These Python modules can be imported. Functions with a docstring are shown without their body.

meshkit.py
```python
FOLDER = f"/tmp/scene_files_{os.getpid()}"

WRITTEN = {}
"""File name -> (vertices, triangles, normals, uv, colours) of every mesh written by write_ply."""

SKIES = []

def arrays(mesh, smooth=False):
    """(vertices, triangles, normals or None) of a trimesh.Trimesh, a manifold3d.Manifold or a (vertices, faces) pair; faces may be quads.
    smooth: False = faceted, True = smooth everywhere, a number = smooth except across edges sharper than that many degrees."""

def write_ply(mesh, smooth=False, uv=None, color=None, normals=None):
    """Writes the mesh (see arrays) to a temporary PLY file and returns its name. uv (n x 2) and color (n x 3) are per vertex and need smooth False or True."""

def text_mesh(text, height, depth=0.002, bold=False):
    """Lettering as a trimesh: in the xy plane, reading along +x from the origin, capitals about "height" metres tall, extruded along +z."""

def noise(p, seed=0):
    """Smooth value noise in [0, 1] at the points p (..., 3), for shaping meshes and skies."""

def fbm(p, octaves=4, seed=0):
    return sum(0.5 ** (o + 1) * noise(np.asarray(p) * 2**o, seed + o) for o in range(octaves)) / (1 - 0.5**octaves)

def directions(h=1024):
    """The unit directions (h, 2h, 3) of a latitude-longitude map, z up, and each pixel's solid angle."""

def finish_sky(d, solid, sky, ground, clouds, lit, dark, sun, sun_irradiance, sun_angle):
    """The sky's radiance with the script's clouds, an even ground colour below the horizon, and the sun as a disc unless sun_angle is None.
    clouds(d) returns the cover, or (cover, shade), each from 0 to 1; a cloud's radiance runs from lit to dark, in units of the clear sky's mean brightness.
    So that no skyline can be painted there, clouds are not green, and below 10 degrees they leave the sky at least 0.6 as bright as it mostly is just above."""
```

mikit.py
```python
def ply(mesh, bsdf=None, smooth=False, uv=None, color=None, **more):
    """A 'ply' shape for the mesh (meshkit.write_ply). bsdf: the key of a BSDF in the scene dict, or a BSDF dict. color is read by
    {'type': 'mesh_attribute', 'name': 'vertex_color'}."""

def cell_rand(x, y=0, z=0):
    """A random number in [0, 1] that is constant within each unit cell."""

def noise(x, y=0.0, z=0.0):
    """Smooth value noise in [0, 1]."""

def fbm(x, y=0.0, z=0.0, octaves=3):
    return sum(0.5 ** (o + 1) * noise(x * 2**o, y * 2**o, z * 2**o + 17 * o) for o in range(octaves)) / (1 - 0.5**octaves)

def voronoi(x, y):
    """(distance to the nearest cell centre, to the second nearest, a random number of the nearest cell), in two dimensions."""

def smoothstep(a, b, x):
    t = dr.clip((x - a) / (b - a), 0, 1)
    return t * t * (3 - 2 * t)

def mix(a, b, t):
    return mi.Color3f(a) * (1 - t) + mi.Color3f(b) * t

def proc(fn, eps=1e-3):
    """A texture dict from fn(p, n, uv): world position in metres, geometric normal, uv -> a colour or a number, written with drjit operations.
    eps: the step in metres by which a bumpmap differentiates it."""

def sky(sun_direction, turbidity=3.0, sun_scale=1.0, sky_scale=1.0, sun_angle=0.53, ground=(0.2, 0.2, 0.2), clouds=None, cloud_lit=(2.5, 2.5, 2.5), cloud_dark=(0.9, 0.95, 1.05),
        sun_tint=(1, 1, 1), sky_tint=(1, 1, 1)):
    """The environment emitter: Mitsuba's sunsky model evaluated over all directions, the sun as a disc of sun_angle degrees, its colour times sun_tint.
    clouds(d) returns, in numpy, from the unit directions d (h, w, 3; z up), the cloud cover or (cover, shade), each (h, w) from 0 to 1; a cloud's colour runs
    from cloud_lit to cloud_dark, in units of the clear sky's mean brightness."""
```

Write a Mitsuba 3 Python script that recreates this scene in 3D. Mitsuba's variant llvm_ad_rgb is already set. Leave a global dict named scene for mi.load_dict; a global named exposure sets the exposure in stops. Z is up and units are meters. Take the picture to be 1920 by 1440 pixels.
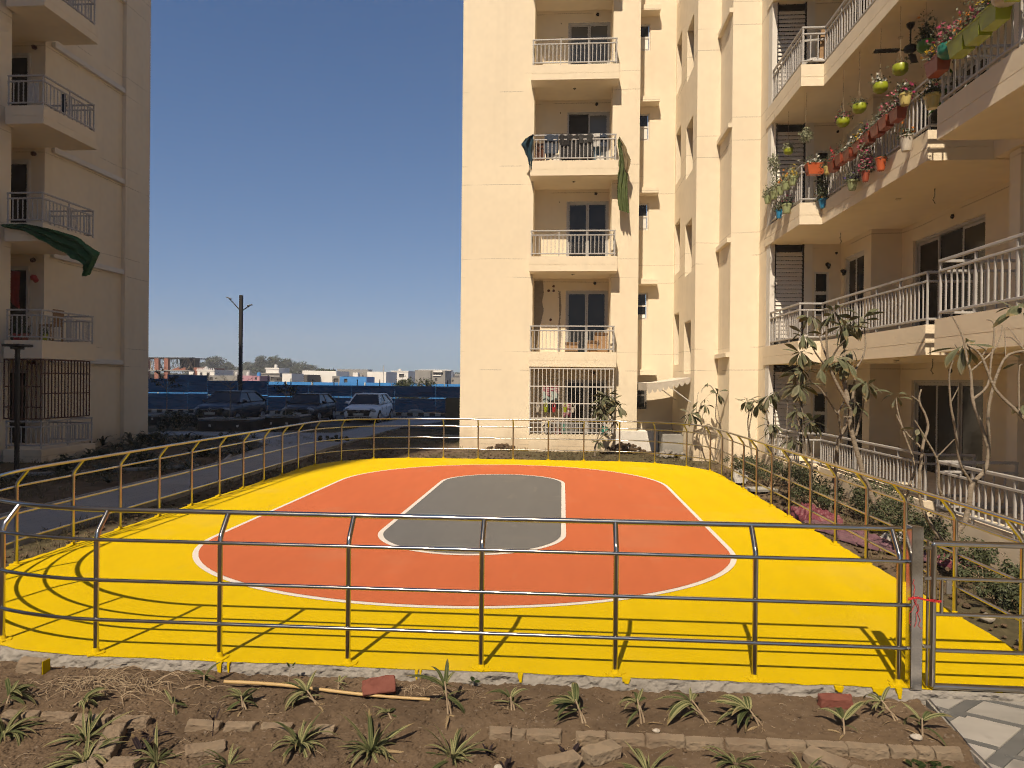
import math, random
import numpy as np, trimesh, mitsuba as mi, drjit as dr, mikit, meshkit
import shapely.geometry as sg, shapely.affinity as sa, shapely.ops as so
from mikit import proc, noise, fbm, voronoi, cell_rand, smoothstep, mix

T = mi.ScalarTransform4f
scene, labels = {'type': 'scene'}, {}
rnd = random.Random(7)
PI = math.pi

# ------------------------------------------------------------------ camera, sky, exposure
EYE = np.array([0.0, 0.0, 2.2])
YAW, PITCH, ROLL = math.radians(4.1), math.radians(-0.26), math.radians(0.55)
FWD = np.array([-math.sin(YAW) * math.cos(PITCH), math.cos(YAW) * math.cos(PITCH), math.sin(PITCH)])
RGT = np.cross(FWD, [0, 0, 1.0]); RGT /= np.linalg.norm(RGT)
UPV = np.cross(RGT, FWD)
UPR = UPV * math.cos(ROLL) - RGT * math.sin(ROLL)
scene['camera'] = {'type': 'perspective', 'fov': math.degrees(2 * math.atan(960 / 1320)), 'fov_axis': 'x', 'near_clip': 0.05, 'far_clip': 4000.0,
                   'to_world': T().look_at(origin=EYE.tolist(), target=(EYE + FWD).tolist(), up=UPR.tolist())}
SUN_AZ, SUN_EL = math.radians(12.0), math.radians(45.0)
SUN = [-math.sin(SUN_AZ) * math.cos(SUN_EL), -math.cos(SUN_AZ) * math.cos(SUN_EL), math.sin(SUN_EL)]
scene['sky'] = mikit.sky(SUN, turbidity=3.0, sky_scale=0.50, sky_tint=(0.80, 0.97, 1.20), ground=(0.2, 0.18, 0.15))
exposure = 2.0
DIM = .76                                                         # all paints and soils are this much darker than first mixed

# ------------------------------------------------------------------ helpers
_n = {}
def num(base):
    k = _n.get(base, 0); _n[base] = k + 1
    return base if k == 0 else f'{base}_{k:03d}'

def thing(name, label, cat, group=None, kind=None):
    key = num(name); labels[key] = {'label': label, 'category': cat}
    if group: labels[key]['group'] = group
    if kind: labels[key]['kind'] = kind
    return key

def struct(name, label=None, cat='ground'):
    key = num(name); labels[key] = {'label': label or name.replace('_', ' '), 'category': cat, 'kind': 'structure'}
    return key

def put(key, shape, tw=None):
    scene[key] = {**shape, 'to_world': tw} if tw is not None else dict(shape)
    return key

def part(parent, name, mesh, bsdf=None, smooth=False, tw=None, label=None, kind=None, **kw):
    """mesh: a mesh, or a ready shape dict shared between copies"""
    key = num(parent + '__' + name)
    put(key, mesh if isinstance(mesh, dict) else mikit.ply(mesh, bsdf, smooth, **kw), tw)
    if label or kind:
        labels[key] = {}
        if label: labels[key]['label'] = label
        if kind: labels[key]['kind'] = kind
    return key

def sheet(key, mesh, bsdf, smooth=False, **kw):
    scene[key] = mikit.ply(mesh, bsdf, smooth, **kw); return key

def M(v, f):
    return trimesh.Trimesh(np.asarray(v, float), np.asarray(f, int), process=False)

def box(x0, x1, y0, y1, z0, z1):
    m = trimesh.creation.box(extents=(x1 - x0, y1 - y0, z1 - z0)); m.apply_translation([(x0 + x1) / 2, (y0 + y1) / 2, (z0 + z1) / 2]); return m

def cbox(x0, x1, y0, y1, z0, z1, c=0.006):
    """box with chamfered edges"""
    e = np.array([x1 - x0, y1 - y0, z1 - z0]) / 2; c = min(c, e.min() * .45); P = []
    for s in np.ndindex(2, 2, 2):
        s = np.array(s) * 2 - 1
        for a in range(3):
            q = e - c; q = q.copy(); q[a] = e[a]; P.append(s * q)
    m = trimesh.Trimesh(np.array(P)).convex_hull; m.apply_translation([(x0 + x1) / 2, (y0 + y1) / 2, (z0 + z1) / 2]); return m

def cat_(ms): return trimesh.util.concatenate(ms)

def xf(m, tr=(0, 0, 0), rz=0.0, ry=0.0, rx=0.0, s=1.0):
    m = m.copy(); R = trimesh.transformations.euler_matrix(rx, ry, rz, 'sxyz'); R[:3, :3] *= s; R[:3, 3] = tr; m.apply_transform(R); return m

def tube(pts, r, n=8, closed=False, caps=True):
    p = np.asarray(pts, float); k = len(p); r = np.broadcast_to(np.asarray(r, float), (k,))
    t = (np.roll(p, -1, 0) - np.roll(p, 1, 0)) if closed else np.gradient(p, axis=0)
    t = t / (np.linalg.norm(t, axis=1, keepdims=True) + 1e-12)
    a = np.zeros_like(p); ref = np.array([0, 0, 1.0]) if abs(t[0, 2]) < .9 else np.array([1.0, 0, 0])
    for i in range(k):
        v = (a[i - 1] if i else ref); v = v - t[i] * (v @ t[i])
        if np.linalg.norm(v) < 1e-6: v = np.cross(t[i], [0.3, 0.5, 0.8])
        a[i] = v / np.linalg.norm(v)
    b = np.cross(t, a); an = np.arange(n) * 2 * PI / n
    v = (p[:, None] + r[:, None, None] * (np.cos(an)[None, :, None] * a[:, None] + np.sin(an)[None, :, None] * b[:, None])).reshape(-1, 3)
    f = []
    for i in range(k if closed else k - 1):
        i2 = (i + 1) % k
        for j in range(n):
            j2 = (j + 1) % n
            f += [[i * n + j, i * n + j2, i2 * n + j2], [i * n + j, i2 * n + j2, i2 * n + j]]
    v = list(v)
    if caps and not closed:
        for i, sg_ in ((0, 1), (k - 1, -1)):
            c = len(v); v.append(p[i])
            for j in range(n):
                q = [i * n + j, c, i * n + (j + 1) % n]; f.append(q if sg_ > 0 else q[::-1])
    return M(v, f)

def lathe(prof, n=20, cap=True):
    """prof: list of (r, z) from bottom to top"""
    an = np.arange(n) * 2 * PI / n; v = []; f = []
    for r, z in prof: v += [[r * math.cos(a), r * math.sin(a), z] for a in an]
    for i in range(len(prof) - 1):
        for j in range(n):
            j2 = (j + 1) % n; f += [[i * n + j, i * n + j2, (i + 1) * n + j2], [i * n + j, (i + 1) * n + j2, (i + 1) * n + j]]
    if cap:
        for i, up in ((0, 0), (len(prof) - 1, 1)):
            c = len(v); v.append([0, 0, prof[i][1]])
            for j in range(n):
                q = [i * n + j, i * n + (j + 1) % n, c]; f.append(q if up else q[::-1])
    return M(v, f)

def extr(poly, h, z=0.0):
    gs = getattr(poly, 'geoms', [poly]); ms = [trimesh.creation.extrude_polygon(g, h, engine='earcut') for g in gs if g.area > 1e-9]
    m = cat_(ms); m.apply_translation([0, 0, z]); return m

def flat(poly, z):
    """a polygon as a flat sheet facing up"""
    ms = []
    for g in getattr(poly, 'geoms', [poly]):
        v, f = trimesh.creation.triangulate_polygon(g, engine='earcut'); v3 = np.c_[v, np.full(len(v), z)]; f = np.asarray(f)
        c = np.cross(v3[f[:, 1]] - v3[f[:, 0]], v3[f[:, 2]] - v3[f[:, 0]])[:, 2] < 0
        f[c] = f[c][:, ::-1]; ms.append(M(v3, f))
    return cat_(ms)

def wall_xz(poly, y0, y1):
    """polygon drawn in (x, z), extruded from y0 to y1"""
    m = extr(poly, abs(y1 - y0)); v = m.vertices.copy(); m.vertices = np.c_[v[:, 0], min(y0, y1) + v[:, 2], v[:, 1]]; m.invert(); return m

def wall_yz(poly, x0, x1):
    m = extr(poly, abs(x1 - x0)); v = m.vertices.copy(); m.vertices = np.c_[min(x0, x1) + v[:, 2], v[:, 0], v[:, 1]]; return m

R_ = sg.box
def grid(x, y, z):
    """height-field sheet: x (n), y (m), z (m, n)"""
    X, Y = np.meshgrid(x, y); n, m = len(x), len(y); v = np.c_[X.ravel(), Y.ravel(), z.ravel()]
    i, j = np.meshgrid(np.arange(n - 1), np.arange(m - 1)); a = (j * n + i).ravel()
    return M(v, np.vstack([np.c_[a, a + 1, a + n + 1], np.c_[a, a + n + 1, a + n]]))

# ------------------------------------------------------------------ materials
def mat(key, color, rough=0.6, bump=None, bscale=0.01, eps=1e-3, two=True, **kw):
    c = proc(lambda p, n, uv: mi.Color3f(color(p, n, uv)) * DIM) if callable(color) else {'type': 'rgb', 'value': [DIM * v for v in color]}
    b = {'type': 'principled', 'base_color': c, 'roughness': proc(rough) if callable(rough) else rough, **kw}
    if bump: b = {'type': 'bumpmap', 'arbitrary': proc(bump, eps), 'scale': bscale, 'bsdf': b}
    scene[key] = {'type': 'twosided', 'bsdf': b} if two else b
    return key

STOREY = 3.02
def cream(base):
    def fn(p, n, uv):
        big = fbm(p.x * .55 + p.y * .35, p.y * .5, p.z * .45); fine = fbm(p.x * 7, p.y * 7, p.z * 5, 2)
        c = mix([v * .93 for v in base], [v * 1.06 for v in base], big)
        c = c * (.965 + .07 * fine)
        # paint laps and shallow joints at slab level, broken and uneven
        wob = (noise(p.x * .9 + 31, p.y * .9, p.z * .2) - .5) * .05
        zz = (p.z + wob) / STOREY; fr = (zz - dr.floor(zz)) * STOREY
        on = smoothstep(.28, .48, noise(p.x * 1.7 + 5, p.y * 1.7, dr.floor(zz) * 7.3))
        j = dr.maximum(1 - smoothstep(.006, .018, dr.abs(fr - 2.55)), (1 - smoothstep(.006, .018, dr.abs(fr - .13))) * .8) * on
        # rain streaks and splash-back at the foot
        st = smoothstep(.45, .95, fbm(p.x * 4.1, p.y * 4.1, p.z * .25)) * .05
        foot = (1 - smoothstep(.0, .75, p.z + (fbm(p.x * 3, p.y * 3, 2.0) - .5) * .7)) * .28
        return c * (1 - .30 * j) * (1 - st) * (1 - foot * mi.Color3f(.7, .85, 1.0))
    return fn
def plaster_bump(p, n, uv): return fbm(p.x * 30, p.y * 30, p.z * 30, 2) * .6 + fbm(p.x * 3, p.y * 3, p.z * 3, 2) * 1.5
mat('m_wall', cream((.86, .765, .60)), .85, plaster_bump, .004, 4e-3)
mat('m_wall_white', lambda p, n, uv: mix((.72, .70, .66), (.80, .79, .76), fbm(p.x * 3, p.y * 3, p.z * 2)), .8)
mat('m_soffit', lambda p, n, uv: mix((.62, .55, .42), (.68, .61, .47), fbm(p.x * 2, p.y * 2, p.z)), .9)
mat('m_rail', lambda p, n, uv: mix((.40, .395, .40), (.52, .515, .52), fbm(p.x * 9, p.y * 9, p.z * 9, 2)), .45)
mat('m_rail_dark', (.16, .15, .14), .5)
mat('m_grill_white', lambda p, n, uv: mix((.62, .60, .58), (.72, .70, .68), fbm(p.x * 9, p.y * 9, p.z * 9, 2)), .5)
mat('m_grill_rust', lambda p, n, uv: mix((.06, .025, .018), (.13, .05, .035), fbm(p.x * 14, p.y * 14, p.z * 14, 2)), .7)
mat('m_frame', lambda p, n, uv: mix((.42, .42, .42), (.52, .52, .51), fbm(p.x * 6, p.y * 6, p.z * 6, 2)), .4)
mat('m_frame_white', (.68, .67, .64), .4)
mat('m_glass', lambda p, n, uv: mix((.012, .012, .012), (.035, .035, .032), fbm(p.x * 1.3, p.y * 1.3, p.z * 1.1, 2)), .12, specular=.3)
mat('m_glass_pale', lambda p, n, uv: mix((.09, .095, .095), (.15, .155, .15), fbm(p.x * 1.3, p.y * 1.3, p.z * 1.1, 2)), .12, specular=.35)
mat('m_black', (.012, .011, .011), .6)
def louver_c(p, n, uv): return mix((.74, .71, .67), (.84, .81, .77), fbm(p.x * 4, p.y * 4, p.z * 11, 2))
mat('m_louver', louver_c, .6)
# steel tube
scene['m_steel'] = {'type': 'twosided', 'bsdf': {'type': 'principled', 'base_color': proc(lambda p, n, uv: mix((.43, .41, .375), (.58, .56, .525), fbm(p.x * 6, p.y * 6, p.z * 9, 3))),
                    'metallic': 1.0, 'roughness': proc(lambda p, n, uv: .10 + .13 * fbm(p.x * 8 + 3, p.y * 8, p.z * 8, 3))}}
scene['m_mirror_steel'] = {'type': 'bumpmap', 'arbitrary': proc(lambda p, n, uv: fbm(p.x * 6 + p.y * 5, p.z * 4.0, 1.0, 2), 4e-3), 'scale': .012, 'bsdf': {'type': 'roughconductor', 'alpha': .04, 'specular_reflectance': {'type': 'rgb', 'value': [.62, .61, .60]}}}
# court paints
def paint(base, dirt=(.42, .36, .28)):
    def fn(p, n, uv):
        roll = fbm(p.x * 5, p.y * .8, 1.0, 3); big = fbm(p.x * .45 + 3, p.y * .45, 0.0, 3); sp = noise(p.x * 60, p.y * 60)
        c = mi.Color3f(*base) * (.93 + .09 * roll + .06 * big)
        d = smoothstep(.60, .86, fbm(p.x * 1.1 + 9, p.y * 1.1, 3.0, 4)) * .20 + smoothstep(.965, .99, noise(p.x * 17, p.y * 17)) * .30
        scuff = smoothstep(.76, .9, fbm(p.x * 6, p.y * 1.2 + 40, 5.0, 3)) * .16
        return mix(c, dirt, dr.minimum(d + scuff, .6)) * (.985 + .03 * sp)
    return fn
def paint_bump(p, n, uv): return fbm(p.x * 45, p.y * 45, 0.0, 2) + .8 * fbm(p.x * 4, p.y * 4, 0.0, 2)
mat('m_yellow', paint((.66, .475, .0005), (.62, .45, .10)), .8, paint_bump, .003, 3e-3, specular=.12)
mat('m_orange', paint((.53, .142, .06), (.50, .25, .15)), .75, paint_bump, .003, 3e-3, specular=.12)
mat('m_grey_paint', paint((.160, .162, .164), (.30, .27, .22)), .6, paint_bump, .003, 3e-3, specular=.12)
mat('m_white_paint', paint((.70, .67, .64), (.62, .58, .52)), .75)
mat('m_concrete', lambda p, n, uv: mix((.20, .185, .165), (.42, .40, .37), fbm(p.x * 9, p.y * 9, p.z * 9, 4)), .95,
    lambda p, n, uv: fbm(p.x * 22, p.y * 22, p.z * 22, 4), .06, 3e-3)
mat('m_concrete_grey', lambda p, n, uv: mix((.26, .26, .25), (.38, .375, .36), fbm(p.x * 3, p.y * 3, p.z * 3, 4)), .9, plaster_bump, .005, 4e-3)
def soil_c(p, n, uv):
    a = fbm(p.x * 2.2, p.y * 2.2, 0.0, 4); b = fbm(p.x * 26, p.y * 26, p.z * 20, 3)
    c = mix((.066, .044, .027), (.170, .117, .072), dr.clip(a * .75 + b * .45 - .1, 0, 1))
    dry = smoothstep(.56, .74, fbm(p.x * 5 + 7, p.y * 5, 4.0, 3))
    c = mix(c, (.165, .118, .077), dry * .4)
    return mix(c, (.25, .21, .17), smoothstep(.80, .88, noise(p.x * 75, p.y * 75, p.z * 60)) * .5)
def soil_b(p, n, uv): return fbm(p.x * 18, p.y * 18, p.z * 18, 4) + .35 * noise(p.x * 90, p.y * 90, p.z * 90)
mat('m_soil', soil_c, 1.0, soil_b, .05, 3e-3)
def ground_c(p, n, uv):
    a = fbm(p.x * .35, p.y * .35, 0.0, 4); b = fbm(p.x * 9, p.y * 9, 2.0, 4)
    soil = mix((.075, .052, .033), (.165, .122, .082), b)
    grass = mix((.042, .037, .017), (.105, .088, .045), b)
    return mix(soil, grass, smoothstep(.40, .60, a + (b - .5) * .5))
mat('m_ground', ground_c, 1.0, lambda p, n, uv: fbm(p.x * 6, p.y * 6, p.z * 6, 4), .12, 6e-3)
# ------------------------------------------------------------------ the ground, the court and its paint
g = struct('ground', 'bare earth and dry grass around the court')
xs = np.r_[-960, -300, -100, -60, -40, np.arange(-28, 12.1, .5), 20, 40, 100, 300, 960]
ys = np.r_[-340, -200, -60, -20, np.arange(-6, 48.1, .5), 60, 80, 120, 200, 400, 940]
XX, YY = np.meshgrid(xs, ys)
zz = -.03 + .05 * (meshkit.fbm(np.stack([XX * .5, YY * .5, 0 * XX], -1), 3) - .5)
zz[(np.abs(YY) > 47) | (XX < -27) | (XX > 11)] = -.03
sheet(g, grid(xs, ys, zz), 'm_ground', True)

def rrect(x0, x1, y0, y1, r):
    """rounded rectangle; r = radius at (x0,y0), (x1,y0), (x1,y1), (x0,y1)"""
    P = []
    for (cx, cy, a0), rr in zip(((x0, y0, 180), (x1, y0, 270), (x1, y1, 0), (x0, y1, 90)), r):
        sx = 1 if cx == x0 else -1; sy = 1 if cy == y0 else -1
        for k in range(25):
            a = math.radians(a0 + 90 * k / 24); P.append((cx + sx * rr + rr * math.cos(a), cy + sy * rr + rr * math.sin(a)))
    return P
CX0, CX1, CY0, CY1 = -6.10, 3.62, 5.03, 18.72
CR = (2.6, .25, 2.3, 2.5)
COURT = sg.Polygon(rrect(CX0, CX1, CY0, CY1, CR))
c = struct('court', 'play court painted in yellow, orange and grey rings', 'court')
ring = np.array(COURT.segmentize(.018).exterior.coords)[:-1]
nr = np.c_[ring, np.zeros(len(ring))]
edge = (meshkit.fbm(np.c_[ring * 7, 0 * ring[:, 0]], 4, 3) - .5) * .05
cen = np.array(COURT.centroid.coords[0]); dirv = ring - np.array([np.clip(ring[:, 0], -4, 1.5), np.clip(ring[:, 1], 7.2, 16.4)]).T
dirv /= np.linalg.norm(dirv, axis=1, keepdims=True)
rag = ring + dirv * edge[:, None]
slab = sg.Polygon(ring + dirv * (edge * .5)[:, None]).buffer(0)
# concrete slab with a rough, lumpy side
n_ = len(ring); rows = [(-.05, .03), (.0, .03), (.02, .026), (.036, .021), (.05, .018), (.064, .013), (.078, .01), (.09, .004), (.1, -.004)]
V = []
for k, (z, o) in enumerate(rows):
    w = (meshkit.fbm(np.c_[ring * 13, np.full(n_, z * 22)], 4, 5) - .5) * (.07 if k < 8 else .03) + (meshkit.noise(np.c_[ring * 45, np.full(n_, z * 60)], 6) - .5) * (.022 if k < 8 else .008)
    q = ring + dirv * (o + w + edge * .6)[:, None]; V.append(np.c_[q, np.full(n_, z)])
F = []
for k in range(len(rows) - 1):
    for j in range(n_):
        j2 = (j + 1) % n_; F += [[k * n_ + j, k * n_ + j2, (k + 1) * n_ + j2], [k * n_ + j, (k + 1) * n_ + j2, (k + 1) * n_ + j]]
side = M(np.vstack(V), F)
part(c, 'slab_edge', side, 'm_concrete', True, label='rough grey concrete slab edge')
part(c, 'slab_top', flat(slab, .098), 'm_concrete')
yel = sg.Polygon(rag).buffer(0)
sheet_y = flat(yel.buffer(-.004), .104)
part(c, 'yellow_paint', sheet_y, 'm_yellow', label='yellow outer band')
def stad(x0, x1, y0, y1, grow=0.0):
    r = (x1 - x0) / 2; return sg.LineString([((x0 + x1) / 2, y0 + r), ((x0 + x1) / 2, y1 - r)]).buffer(r + grow, quad_segs=32)
def oval(x0, x1, y0, y1, bf, bb, grow=0.0):
    """two half ellipses joined by straight sides"""
    a = (x1 - x0) / 2; cx = (x0 + x1) / 2; t = np.linspace(0, PI, 60)
    return sg.Polygon(np.r_[np.c_[cx + a * np.cos(t), y1 - bb + bb * np.sin(t)], np.c_[cx - a * np.cos(t), y0 + bf - bf * np.sin(t)]]).buffer(grow)
OR = (-4.56, 2.11, 6.42, 17.46); GR = (-2.45, .03, 8.36, 15.6)
part(c, 'white_line', flat(oval(*OR, 2.6, 3.2, .035).difference(oval(*OR, 2.6, 3.2, -.045)), .1085), 'm_white_paint', label='white line around the orange ring')
part(c, 'orange_paint', flat(oval(*OR, 2.6, 3.2, -.03), .1125), 'm_orange', label='orange ring')
part(c, 'white_line', flat(stad(*GR).buffer(.04).difference(stad(*GR).buffer(-.05)), .1165), 'm_white_paint', label='white line around the grey centre')
part(c, 'grey_paint', flat(stad(*GR).buffer(-.03), .1205), 'm_grey_paint', label='grey centre lane')
# drips of yellow paint over the slab edge
dr_ = random.Random(3); ms = []
for x, w, h in ((-2.50, .022, .085), (-2.43, .010, .07), (-1.03, .012, .06), (-1.0, .007, .05), (1.93, .03, .03), (2.2, .05, .04), (2.33, .02, .06), (-.28, .018, .05), (.47, .03, .03)):
    pts = np.array([[-w, .108], [w, .108], [w * .8, .09], [w * .7, .1 - h * .6], [w * .55, .1 - h], [-.3 * w, .1 - h * .97], [-w * .6, .1 - h * .5], [-w * .9, .085]])
    m = wall_xz(sg.Polygon(pts + [x, 0]), CY0 - .028, CY0 + .0); ms.append(m)
part(c, 'paint_drips', cat_(ms), 'm_yellow', kind='stuff')
# ------------------------------------------------------------------ stainless steel railing round the court
fen = thing('court_railing', 'polished steel tube railing with inward bent posts around the painted court', 'railing')
IN = .045
FP = np.array(rrect(CX0 + IN, CX1 - IN, CY0 + IN + .02, CY1 - IN, CR))
def perim(start, stop, inset=0.0, step=.06):
    """points along the railing line from the gate post round the back to the far gate post, clockwise seen from above"""
    poly = sg.Polygon(FP).buffer(-inset) if inset > 0 else sg.Polygon(FP).buffer(-inset, join_style='round')
    q = np.array(poly.exterior.segmentize(step).coords)[:-1]
    i = np.argmin(np.hypot(*(q - start).T)); q = np.roll(q, -i, 0)
    if q[3, 0] > q[0, 0]: q = np.r_[q[:1], q[1:][::-1]]
    j = np.argmin(np.hypot(*(q - stop).T)); return q[:j + 1]
GP0 = np.array([2.44, CY0 + IN + .02])                            # gate post
BASE = perim(GP0, np.array([CX1 - IN, CY0 + .3]))
def resam(p, s):
    L = np.r_[0, np.cumsum(np.hypot(*np.diff(p, axis=0).T))]; s = np.clip(s, 0, L[-1]); return np.c_[np.interp(s, L, p[:, 0]), np.interp(s, L, p[:, 1])], L
def post(x, y, nx, ny, z0=.1):
    h1, h2, b = .90, 1.065, .125
    P = [(x, y, z0), (x, y, z0 + h1 - .03), (x + nx * .006, y + ny * .006, z0 + h1), (x + nx * .02, y + ny * .02, z0 + h1 + .03), (x + nx * b, y + ny * b, z0 + h2)]
    return tube(P, .019, 12)
_, LL = resam(BASE, 0)
# front posts where the photograph has them, the rest evenly
S = [v - .02 for v in (.09, 1.075, 2.055, 3.025, 4.015, 4.995, 5.965)]
s = S[-1] + .93
while s < LL[-1] - .2: S.append(s); s += .935
S = np.array(S)
PB, _ = resam(BASE, S); PD = resam(BASE, S + .02)[0] - resam(BASE, S - .02)[0]; PD /= np.linalg.norm(PD, axis=1, keepdims=True)
inn = np.c_[PD[:, 1], -PD[:, 0]]                                  # inward normal
mid = np.array([-1.2, 11.8]); inn *= np.sign(((mid - PB) * inn).sum(1))[:, None]
rf = random.Random(5)
for (x, y), (nx, ny) in zip(PB, inn):
    k = part(fen, 'post', post(x, y, nx, ny), 'm_steel', 40)
    # paint slopped on the foot of the post
    a = np.linspace(0, 2 * PI, 14, endpoint=False); rr = .05 + .03 * np.array([rf.random() for _ in a])
    foot = [lathe([(.036, .104), (.027, .12), (.0202, .135 + .02 * rf.random())], 12, False)]
    blob = sg.Polygon(np.c_[np.cos(a) * rr, np.sin(a) * rr]); foot.append(extr(blob, .008, .104))
    f_ = cat_(foot); f_.apply_translation([x, y, 0]); part(k, 'paint_splash', f_, 'm_yellow')
def rail(name, inset, z, r):
    q = perim(GP0 + [0, inset], np.array([CX1 - IN - inset, CY0 + .3]), inset)
    part(fen, name, tube(np.c_[q, np.full(len(q), z)], r, 12), 'm_steel', 40)
rail('top_rail', .125, .1 + 1.07, .0198)
for z in (.87, .565, .265): rail('rail', -.02, .1 + z, .0142)
# the bright square post the gate hangs on
gp = part(fen, 'gate_post', cat_([cbox(2.405, 2.485, CY0 - .015, CY0 + .065, .1, 1.225, .004)]), 'm_mirror_steel', False, label='square steel gate post')
# gate
ga = thing('court_gate', 'steel tube gate of five horizontal bars hung on the square post at the right', 'gate')
gy = CY0 + .0
def gbar(name, pts, r=.018): part(ga, name, tube(pts, r, 12), 'm_steel', 40)
gx0, gx1 = 2.555, 3.55
gbar('frame', [(gx0, gy, .13), (gx0, gy, 1.095), (gx0 + .004, gy, 1.11), (gx1 - .004, gy, 1.11), (gx1, gy, 1.095), (gx1, gy, .13)], .021)
for z in (.87, .625, .375): gbar('bar', [(gx0, gy, z), (gx1, gy, z)], .0145)
gbar('bar', [(gx0, gy, .128), (gx1, gy, .128)], .021)
gbar('hinge_bar', [(2.52, gy, .13), (2.52, gy, 1.13)], .009)
gbar('latch', [(2.61, gy - .004, .625), (2.61, gy - .004, .865)], .012)
for z in (.87, 1.08, .4): part(ga, 'hinge', cbox(2.49, gx0, gy - .012, gy + .012, z - .012, z + .012, .003), 'm_steel')
part(ga, 'lock_plate', cbox(2.64, 2.675, gy - .012, gy + .006, .765, .86, .003), 'm_rail_dark')
part(fen, 'gate_post', cat_([cbox(3.66, 3.74, CY0 - .005, CY0 + .075, .1, 1.31, .004)]), 'm_steel', label='second square gate post')
# red thread tied between post and gate
mat('m_thread', (.55, .02, .03), .8)
th = thing('red_thread', 'thin red thread tied from square steel post to gate bar', 'thread')
tr = random.Random(9); ms = []
for k in range(5):
    z = .735 + tr.uniform(-.01, .01); ms.append(tube([(2.38, CY0 - .022, z + tr.uniform(-.02, .02)), (2.44, CY0 - .02, z), (2.50, CY0 - .024, z - .012), (2.556, CY0 - .028, z - .015 + tr.uniform(-.008, .008)), (2.60, CY0 - .022, z - .02)], .0022, 4))
for k in range(4):
    x = 2.43 + tr.uniform(-.01, .03); z = .735; pts = [(x, CY0 - .02, z)]
    for i in range(7): x += tr.uniform(-.016, .02); z -= tr.uniform(.01, .05) * (1 if k else -.6); pts.append((x, CY0 - .02, z))
    ms.append(tube(pts, .0016, 4))
sheet(th, cat_(ms), 'm_thread')
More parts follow.
